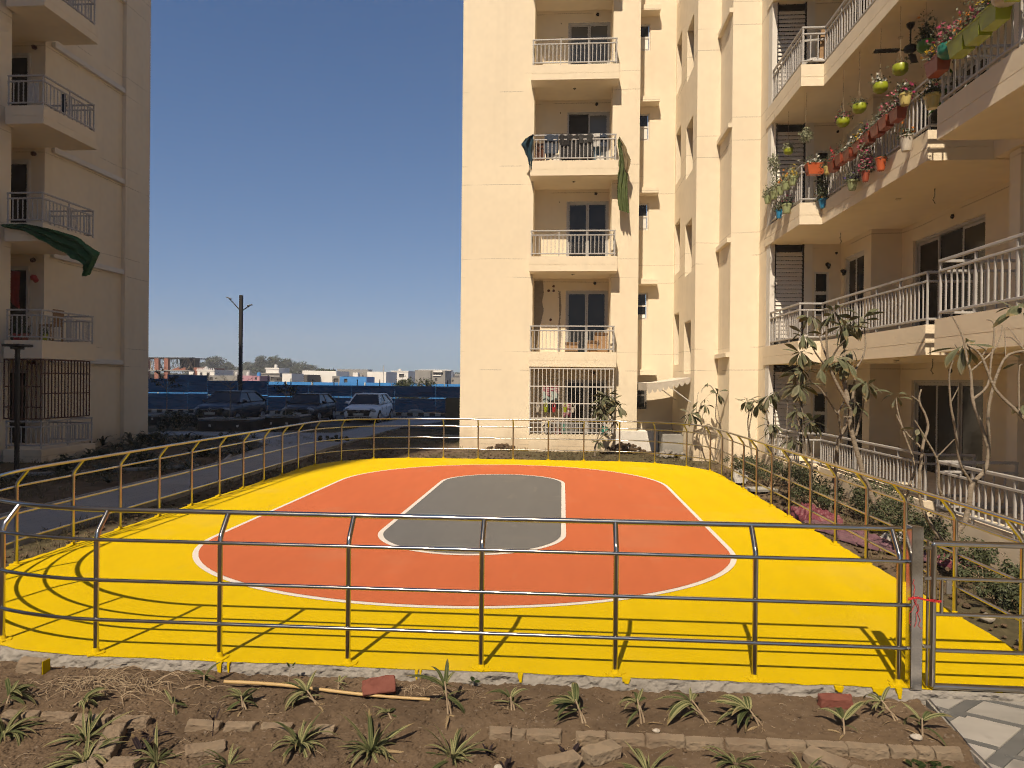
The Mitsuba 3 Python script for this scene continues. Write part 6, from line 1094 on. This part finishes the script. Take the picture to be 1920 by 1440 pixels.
# ------------------------------------------------------------------ parked cars
for nm, c, cc in (('blue', (.018, .026, .045), 1.0), ('dark', (.016, .017, .022), 1.0), ('white', (.68, .68, .69), .8)): scene['m_car_' + nm] = {'type': 'principled', 'base_color': {'type': 'rgb', 'value': list(c)}, 'roughness': .35, 'clearcoat': cc, 'clearcoat_gloss': .95, 'specular': .5}
mat('m_tyre', (.02, .02, .02), .85); scene['m_alloy'] = {'type': 'principled', 'base_color': {'type': 'rgb', 'value': [.5, .5, .5]}, 'metallic': .9, 'roughness': .35}; mat('m_headlamp', (.30, .31, .32), .12, specular=.8); mat('m_plate', (.55, .55, .53), .5)
scene['m_carglass'] = {'type': 'principled', 'base_color': {'type': 'rgb', 'value': [.012, .014, .017]}, 'roughness': .05, 'specular': .7}
def loft(rings, caps=True):
    n = len(rings[0]); V = np.vstack(rings); F = []
    for k in range(len(rings) - 1):
        for j in range(n): j2 = (j + 1) % n; F += [[k * n + j, k * n + j2, (k + 1) * n + j2], [k * n + j, (k + 1) * n + j2, (k + 1) * n + j]]
    if caps:
        for k, fl in ((0, 0), (len(rings) - 1, 1)):
            c = len(V); V = np.vstack([V, np.mean(rings[k], 0)]); F += [[k * n + j, k * n + (j + 1) % n, c] if fl else [k * n + (j + 1) % n, k * n + j, c] for j in range(n)]
    m = M(V, F); m.fix_normals(); return m
def car(name, lab, x, y, L, W, H, paint, hood, wb=(.80, .80), roof=(.36, .80), badge='oval', suv=False):
    k = thing(name, lab, 'car'); tr = lambda m: xf(m, (x, y, 0)); w = W / 2; gc = .24 if suv else .17; belt = hood + .06; P = lambda n, m, mt, s=False, par=k, **q: part(par, n, tr(m), mt, s, **q)
    st = [(0.0, .42, hood - .33, .70), (.05, .28, hood - .22, .80), (.14, gc + .03, hood - .14, .89), (.35, gc, hood - .07, .97), (.8, gc, hood - .02, 1.0), (L * .27, gc, hood + .03, 1.0), (L * .5, gc, belt, 1.0), (L * .75, gc, belt + .03, 1.0), (L * .90, gc, belt + .05, .97), (L - .10, gc + .05, belt + .02, .88), (L, .40, belt - .15, .76)]
    rg_ = []
    for yy, z0, zt, f in st:
        h = zt - z0; half = [(0, z0), (w * f * .78, z0), (w * f * .95, z0 + h * .14), (w * f, z0 + h * .45), (w * f * .985, z0 + h * .72), (w * f * .93, z0 + h * .92), (w * f * .78, zt), (0, zt + .02)]
        rg_.append(np.array([[a, yy, b] for a, b in half] + [[-a, yy, b] for a, b in half[-2:0:-1]]))
    P('body', loft(rg_), paint, 38)
    yb0, yb1 = L * .25, L * (.93 if not suv else .95); yr0, yr1 = L * roof[0] + .1, L * roof[1]; zb = belt - .02; wb_, wt = w * .93, w * .70
    q = lambda s, t: [[-s, yb0, zb], [s, yb0, zb], [s, yb1, zb + .04], [-s, yb1, zb + .04], [-t, yr0, H - .045], [t, yr0, H - .045], [t, yr1, H - .06], [-t, yr1, H - .06]]
    P('window', trimesh.Trimesh(np.array(q(wb_, wt))).convex_hull, 'm_carglass')
    rt = cbox(-wt - .01, wt + .01, yr0 - .03, yr1 + .08, H - .06, H - .004, .03); P('roof', rt, paint, 30)
    for s in (-1, 1):
        P('pillar', tube([(s * wb_, yb0, zb), (s * wt, yr0, H - .04)], .038, 8), paint, 40); P('pillar', tube([(s * (wb_ + .002), yb1 - .12, zb + .03), (s * wt, yr1, H - .05)], .07, 8), paint, 40)
        yb = L * .53; P('pillar', tube([(s * (wb_ + .004), yb, zb), (s * (wt + .006), yb, H - .045)], .028, 6), 'm_black', 40); P('pillar', tube([(s * wt, yr0, H - .04), (s * wt, yr1, H - .05)], .035, 8), paint, 40)
        P('mirror', xf(trimesh.creation.icosphere(2, .1), (0, 0, 0)).apply_scale(1).apply_transform(np.diag([1.1, .7, .7, 1])).apply_translation([s * (w + .08), yb0 + .28, belt + .05]), paint, True)
        for yw in (wb[0], L - wb[1]):
            r = .34 if suv else .305
            ar = lathe([(r * 1.17, -.01), (r * 1.17, .01)], 28); P('wheel_arch', xf(ar, (s * (w - .012), yw, r), 0, PI / 2), 'm_black', 30)
            wk = P('wheel', xf(lathe([(r * .62, -.10), (r * .93, -.105), (r, -.07), (r, .07), (r * .93, .105), (r * .62, .10)], 28), (s * (w - .09), yw, r), 0, PI / 2), 'm_tyre', 35)
            rim = [lathe([(r * .62, -.02), (r * .64, .0), (r * .62, .02)], 24)] + [xf(box(.02, r * .6, -.035, .035, -.015, .02), rz=a * 2 * PI / 5) for a in range(5)]; part(wk, 'rim', tr(xf(cat_(rim), (s * (w + .012), yw, r), 0, s * PI / 2)), 'm_alloy', 30)
        hl = trimesh.creation.icosphere(2, 1.0); hl.apply_transform(np.diag([.24, .16, .075 if suv else .10, 1])); P('headlight', xf(hl, (s * w * .70, .20, hood - .23), -s * .42, s * .22), 'm_headlamp', True)
        P('door_handle', cbox(s * (w + .003) - .012, s * (w + .003) + .012, L * .47, L * .52, hood - .16, hood - .125, .004), paint); P('door_handle', cbox(s * (w + .003) - .012, s * (w + .003) + .012, L * .67, L * .72, hood - .14, hood - .105, .004), paint)
        for yd in (L * .31, L * .53, L * .74): P('door_gap', cbox(s * (w * .992) - .012, s * (w * .992) + .006, yd - .006, yd + .006, gc + .18, belt - .12, .002), 'm_black')
    P('grille', loft([np.array([[a * .46 * W * f, yy, hood - .36 + b * h] for a, b in ((-1, .5), (1, .5), (.86, -.6), (-.86, -.6))]) for yy, f, h in ((-.035, .72, .26), (.12, .84, .30))]), 'm_black'); P('air_intake', cbox(-.36 * W, .36 * W, -.012, .12, gc + .06, gc + .16, .02), 'm_black')
    P('number_plate', cbox(-.25, .25, -.05, -.036, hood - .49, hood - .38, .004), 'm_plate')
    t = np.linspace(0, 2 * PI, 24, endpoint=False); bz = hood - .27
    if badge == 'star': P('badge', cat_([tube(np.c_[.085 * np.cos(t), np.full(24, -.06), bz + .085 * np.sin(t)], .009, 6, True)] + [tube([(0, -.06, bz), (.08 * math.sin(a), -.06, bz + .08 * math.cos(a))], [.016, .005], 6) for a in (0, 2 * PI / 3, 4 * PI / 3)] + [cbox(-.42, -.10, -.055, -.045, bz - .01, bz + .01, .003), cbox(.10, .42, -.055, -.045, bz - .01, bz + .01, .003)]), 'm_alloy', 40, label='chrome three pointed star in a ring')
    elif badge == 's': P('badge', cat_([tube([(.07, -.05, bz + .05), (-.06, -.05, bz + .01), (.06, -.05, bz - .01), (-.07, -.05, bz - .05)], .012, 6)]), 'm_alloy', 40)
    else: P('badge', cat_([tube(np.c_[.09 * np.cos(t), np.full(24, -.05), bz + .045 * np.sin(t)], .008, 6, True), tube([(-.03, -.05, bz - .03), (-.015, -.05, bz + .03)], .007, 5), tube([(.02, -.05, bz - .03), (.035, -.05, bz + .03)], .007, 5), tube([(-.022, -.05, bz - .004), (.028, -.05, bz + .008)], .007, 5)]), 'm_alloy', 40)
    for s in (-.4, .25): P('wiper', tube([(s, yb0 - .02, zb + .03), (s + .42, yb0 + .13, zb + .14)], .01, 5), 'm_black')
car('parked_car', 'dark blue sport utility car with a star badge, leftmost of the parked cars', -16.0, 31.0, 4.35, 1.83, 1.58, 'm_car_blue', 1.02, roof=(.38, .76), badge='star', suv=True)
car('parked_car', 'black hatchback parked in the middle between dark blue and white cars', -13.0, 33.7, 3.85, 1.72, 1.45, 'm_car_dark', .92, roof=(.36, .74), badge='s')
car('parked_car', 'white hatchback parked at the right in front of the hoarding', -10.05, 34.2, 3.95, 1.75, 1.48, 'm_car_white', .90, roof=(.37, .75))

# ------------------------------------------------------------------ far houses beyond the hoardings (K: how many times farther than the hoarding field)
K = 1.5
def fx(x): return x * K
def fz(z): return 2.2 + (z - 2.2) * K
mat('m_house_white', lambda p, n, uv: mix((.80, .79, .76), (.92, .91, .88), fbm(p.x * .6, p.y * .6, p.z * .6, 3)), .8); mat('m_house_grey', lambda p, n, uv: mix((.24, .235, .22), (.36, .35, .33), fbm(p.x * .9, p.y * .9, p.z * .9, 4)), .9)
def brick_c(p, n, uv):
    r = p.z / .09; c = (p.x + p.y) / .26 + .5 * (dr.floor(r) - 2 * dr.floor(dr.floor(r) / 2)); e = dr.maximum(1 - smoothstep(.05, .14, r - dr.floor(r)), 1 - smoothstep(.03, .08, c - dr.floor(c)))
    return mix(mix((.26, .085, .055), (.38, .15, .10), cell_rand(dr.floor(c), dr.floor(r))), (.34, .29, .25), e * .7)
mat('m_brickwork', brick_c, .95); mat('m_house_pink', (.50, .27, .33), .8); mat('m_house_dark', lambda p, n, uv: mix((.05, .05, .05), (.12, .115, .11), fbm(p.x, p.y, p.z, 3)), .9)
def house(lab, x0, x1, y, top, mt, wins=(), depth=9, roof_h=.25, cat='house', eave=.15, name='house', parts=()):
    """wins: (x0, x1, z0, z1) openings on the front, in picture-scaled metres like the walls"""
    k = thing(name, lab, cat); y *= K; a, b, t = fx(x0), fx(x1), fz(top); poly = R_(a, -.1, b, t - roof_h)
    for q in wins: poly = poly.difference(R_(fx(q[0]), fz(q[2]), fx(q[1]), fz(q[3])))
    part(k, 'wall', wall_xz(poly, y, y + .3), mt); part(k, 'wall', box(a, a + .3, y + .301, y + depth, -.1, t - roof_h), mt); part(k, 'wall', box(b - .3, b, y + .301, y + depth, -.1, t - roof_h), mt)
    part(k, 'roof', box(a - eave, b + eave, y - eave, y + depth, t - roof_h + .003, t), mt)
    for q in wins: part(k, 'window', box(fx(q[0]) - .02, fx(q[1]) + .02, y + .24, y + .29, fz(q[2]) - .02, fz(q[3]) + .02), 'm_house_dark')
    return k
def tank(lab, x, y, z, r, h, mt='m_frame_white', par=None):
    y *= K; r *= K; h *= K; m = lathe([(r, 0), (r, h * .75), (r * .9, h * .85), (r * .35, h * .97), (r * .3, h)], 18); 
    return part(par, 'water_tank', xf(m, (fx(x), y, fz(z))), mt, 30)
# unfinished brick house on columns
k = thing('brick_house', 'unfinished brick house with bare columns and props under its upper slab', 'house'); yb = 105 * K
part(k, 'wall', box(fx(-66), fx(-57.5), yb + 2, yb + 9, -.1, fz(2.7)), 'm_house_dark'); part(k, 'slab', box(fx(-66.5), fx(-57.2), yb - .6, yb + 9, fz(3.2), fz(3.36)), 'm_house_grey'); part(k, 'slab', box(fx(-66.5), fx(-57.6), yb - .3, yb + 9, fz(5.18), fz(5.33)), 'm_house_dark')
for x in (-64.4, -62.75, -61.2, -66): part(k, 'column', box(fx(x - .33), fx(x + .33), yb - .3, yb + .6, -.1, fz(5.15)), 'm_brickwork')
for i in range(34):
    x = -65.8 + i * .25 + rnd.uniform(-.08, .08); part(k, 'prop', tube([(fx(x), yb + rnd.uniform(-.2, 4), fz(3.36)), (fx(x + rnd.uniform(-.2, .2)), yb + rnd.uniform(0, 4), fz(5.18))], .07, 5), 'm_twig')
part(k, 'wall', box(fx(-61), fx(-57.8), yb + 5, yb + 5.4, fz(3.36), fz(5.15)), 'm_house_dark')
for i in range(6): part(k, 'parapet', box(fx(-60.2 + i * .35), fx(-59.86 + i * .35), yb - .2, yb + .2, fz(3.36), fz(3.55 + .12 * (i % 3))), 'm_brickwork')
k = house('low brick extension right of the unfinished brick house', -57.4, -55.4, 106, 3.8, 'm_brickwork', [(-56.9, -56.5, 2.2, 2.8)], eave=.0)
k = house('white two storey house with balustrade and small roof tank beside the brick house', -53.6, -51.0, 100, 3.4, 'm_house_white', [(-53.2, -52.8, 2.5, 3.0), (-52.2, -51.7, 2.5, 3.0)]); tank('', -52.5, 100.5, 3.4, .25, .5, par=k)
for i in range(9): part(k, 'baluster', box(fx(-53.5 + i * .3) - .08, fx(-53.5 + i * .3) + .08, 100 * K - .1, 100 * K + .1, fz(3.4), fz(3.65)), 'm_house_white')
k = house('long low grey shed with pale wall left of the lamp', -47.5, -42.8, 90, 2.55, 'm_house_grey', [(-46.6, -46.1, 1.9, 2.3)], eave=0); tank('', -43.0, 90.3, 2.55, .2, .48, par=k)
k = house('small pink room with a cream roof tank right of the lamp', -42.1, -40.75, 90, 2.56, 'm_house_pink', eave=0, depth=5); tank('', -41.5, 90.4, 2.56, .2, .5, par=k)
k = house('small pink room with a blue roof tank', -40.7, -39.75, 90, 2.52, 'm_house_pink', [(-40.4, -40.1, 2.0, 2.35)], eave=0, depth=5); tank('', -40.2, 90.8, 2.52, .25, .5, 'm_hoarding_bright', par=k)
k = house('grey plastered house with a brick red shutter below', -42.2, -39.1, 95, 2.96, 'm_house_grey', [(-41.2, -40.7, 2.0, 2.5), (-40.4, -39.4, 1.9, 2.4)])
k = house('white rooftop room carrying a white tank', -42.8, -40.9, 99, 3.74, 'm_house_white', depth=6); tank('', -41.5, 99.5, 3.74, .24, .5, par=k)
house('dark low house in shade left of the white cube', -39.0, -37.0, 93, 2.4, 'm_house_dark', [(-38.6, -37.6, 1.9, 2.2)], eave=0)
house('small white windowless cube house', -34.25, -33.05, 84, 2.82, 'm_house_white', eave=0, depth=6)
house('dark grey house wall with openings between white houses', -35.2, -33.5, 90.5, 2.75, 'm_house_dark', [(-34.9, -34.5, 2.0, 2.5)], eave=0)
house('large blank white house in the middle of the skyline', -35.95, -31.25, 95.5, 3.32, 'm_house_white', [(-35.6, -35.25, 2.0, 2.6)], eave=.0)
house('grey house front with one dark window beside the large white house', -31.6, -30.25, 94.8, 2.62, 'm_house_grey', [(-31.35, -30.7, 1.8, 2.3)], eave=.0)
k = house('bright blue site cabin with a small dark window', -24.15, -21.2, 75, 2.48, 'm_hoarding_bright', [(-23.7, -23.3, 1.8, 2.25)], eave=0, depth=5, roof_h=.1, name='site_cabin', cat='cabin')
house('blank white house right of the blue cabin', -25.35, -22.85, 90, 3.21, 'm_house_white', eave=.0)
house('pale far white room above the blue cabin', -42.4, -41.35, 140, 3.55, 'm_house_white', depth=6, eave=0); house('far grey house above the blue cabin', -41.3, -39.3, 141, 3.5, 'm_house_grey', [(-40.8, -40.4, 2.4, 3.0)], eave=0)
k = house('white two storey house with balcony openings behind the bush', -29.5, -26.6, 120, 3.75, 'm_house_white', [(-29.1, -28.7, 2.5, 3.3), (-28.2, -27.3, 2.6, 3.2)]); tank('', -28.3, 121, 3.75, .25, .35, par=k)
house('grey concrete house left of the house with rooftop openings', -23.3, -20.8, 110, 3.75, 'm_house_grey', eave=0); k = house('grey house with an open upper loggia and white parapet', -20.75, -18.55, 110.5, 3.76, 'm_house_grey', [(-20.5, -18.9, 3.0, 3.45), (-20.2, -19.8, 2.0, 2.5)], eave=0); part(k, 'parapet', box(fx(-20.4), fx(-19.0), 110.5 * K - .3, 110.5 * K, fz(3.45), fz(3.72)), 'm_house_white'); part(k, 'parapet', box(fx(-20.5), fx(-19.2), 110.5 * K - .3, 110.5 * K - .02, fz(2.85), fz(3.02)), 'm_house_white')
house('low grey far wall with a white shed at the right end of the skyline', -21.9, -17.5, 130, 2.72, 'm_house_grey', [(-20.6, -20.2, 1.9, 2.3)], eave=0)
po = thing('utility_pole', 'thin pale pole beside the blank white house on the skyline', 'pole'); sheet(po, tube([(fx(-22.95), 89 * K, -.1), (fx(-22.95), 89 * K, fz(4.0))], .08, 8), 'm_frame')
ORD = 'first second third fourth fifth sixth seventh eighth ninth tenth eleventh'.split()
for i in range(11):
    k = thing('far_house', f'tiny hazy {("white", "grey")[i % 2]} house, {ORD[i]} from the left in the far skyline row', 'house', 'tiny far houses on the skyline'); x = -118 + i * 9.2; y = 215 * K + (i % 4) * 9; part(k, 'wall', box(x * 1.5, x * 1.5 + 9 + 3 * (i % 3), y, y + 8, -.1, 5.2 + .9 * (i % 3)), ('m_house_white', 'm_house_grey')[i % 2]); part(k, 'window', box(x * 1.5 + 2, x * 1.5 + 4, y - .05, y + .01, 3.0, 4.4), 'm_house_dark')
# bush between the hoardings, far trees and the line of trees on the horizon
shrub(thing('bush', 'large green bush rising behind the hoarding near the sunlit block', 'bush'), -11.4, 52, 1.25, 2.55, 3600, .10)
mat('m_far_leaf', lambda p, n, uv: mix((.022, .032, .017), (.075, .09, .045), fbm(p.x * .25, p.y * .25, p.z * .35, 3)), .8)
rt_ = np.random.default_rng(8)
def far_tree(lab, x, y, w, top, n=2300):
    k = thing('tree', lab, 'tree'); X, Y, W2, H2 = x * K, y * K, w * K * .66, fz(top) + .5; nc = 20; C = np.c_[rt_.normal(0, .42, nc) * W2, rt_.normal(0, .42, nc) * W2, H2 * rt_.uniform(.35, .86, nc)]; Rr = W2 * rt_.uniform(.28, .55, nc)
    C[:, :2] *= np.clip((H2 * 1.06 - C[:, 2:]) / (H2 * .55), .25, 1); q = rt_.integers(nc, size=n); d = rt_.normal(size=(n, 3)); d /= np.linalg.norm(d, axis=1, keepdims=True); P = C[q] + d * Rr[q][:, None] * rt_.uniform(.4, 1.0, (n, 1)) * [1, 1, .8]; P[:, 2] = np.clip(P[:, 2], 1, H2 * 1.03)
    part(k, 'crown', leaf_cloud(P + [X, Y, 0], d + [0, -.2, .6], .55, .6, rt_), 'm_far_leaf'); part(k, 'trunk', tube([(X, Y, -.1), (X + .2, Y, H2 * .4), (X, Y, H2 * .75)], [.45, .35, .15], 8), 'm_bark')
for a in [((-117.5, 220, 7, 8.4, 'broad grey green tree behind the brick house, leftmost of the far group'), ), ((-112.5, 220, 7, 8.95, 'tallest round tree of the left far group'), ), ((-113, 230, 6, 7.3, 'lower tree sloping down right of the left far group'), ), ((-105.5, 230, 7, 7.4, 'pair topped tree just right of the street lamp'), ), ((-92, 210, 5, 8.86, 'tall narrow conifer like tree at the left of the middle group'), ), ((-88.3, 210, 6.5, 8.8, 'tallest tree of the middle far group'), ), ((-86.8, 215, 6, 8.1, 'round tree right of the tallest in the middle group'), ), ((-87, 225, 8, 7.4, 'broad tree in the falling right half of the middle group'), ), ((-88, 240, 8, 6.4, 'lowest tree at the right end of the middle far group'), ), ((-41, 118, 5, 3.4, 'pale green tree behind the small white cube house'), ), ((-119, 240, 8, 6.2, 'small tree low behind the white balustrade house'), )]: far_tree(a[0][4], *a[0][:4])
wd = thing('far_trees', 'hazy line of trees along the horizon', 'trees', kind='stuff'); n = 9000; xs_ = rt_.uniform(-520, 160, n); hh = 4.5 + 4.5 * meshkit.fbm(np.c_[xs_ * .03, 0 * xs_, 0 * xs_], 4, 3); P = np.c_[xs_, 520 + rt_.normal(0, 6, n), hh * rt_.uniform(.05, 1, n) ** .6]; sheet(wd, leaf_cloud(P, rt_.normal(size=(n, 3)) + [0, -1, .4], 1.3, .6, rt_), 'm_far_leaf')

# ------------------------------------------------------------------ haze
scene['haze_medium'] = {'type': 'homogeneous', 'albedo': {'type': 'rgb', 'value': [.88, .91, .95]}, 'sigma_t': {'type': 'rgb', 'value': [.0006, .00062, .00066]}}
scene['haze'] = {'type': 'cube', 'to_world': T().translate([0, 300, 29]).scale([1000, 650, 30.5]), 'bsdf': {'type': 'null'}, 'interior': {'type': 'ref', 'id': 'haze_medium'}}
labels['haze'] = {'label': 'thin pale haze filling the air towards the skyline', 'category': 'haze', 'kind': 'stuff'}
scene['camera']['medium'] = {'type': 'ref', 'id': 'haze_medium'}
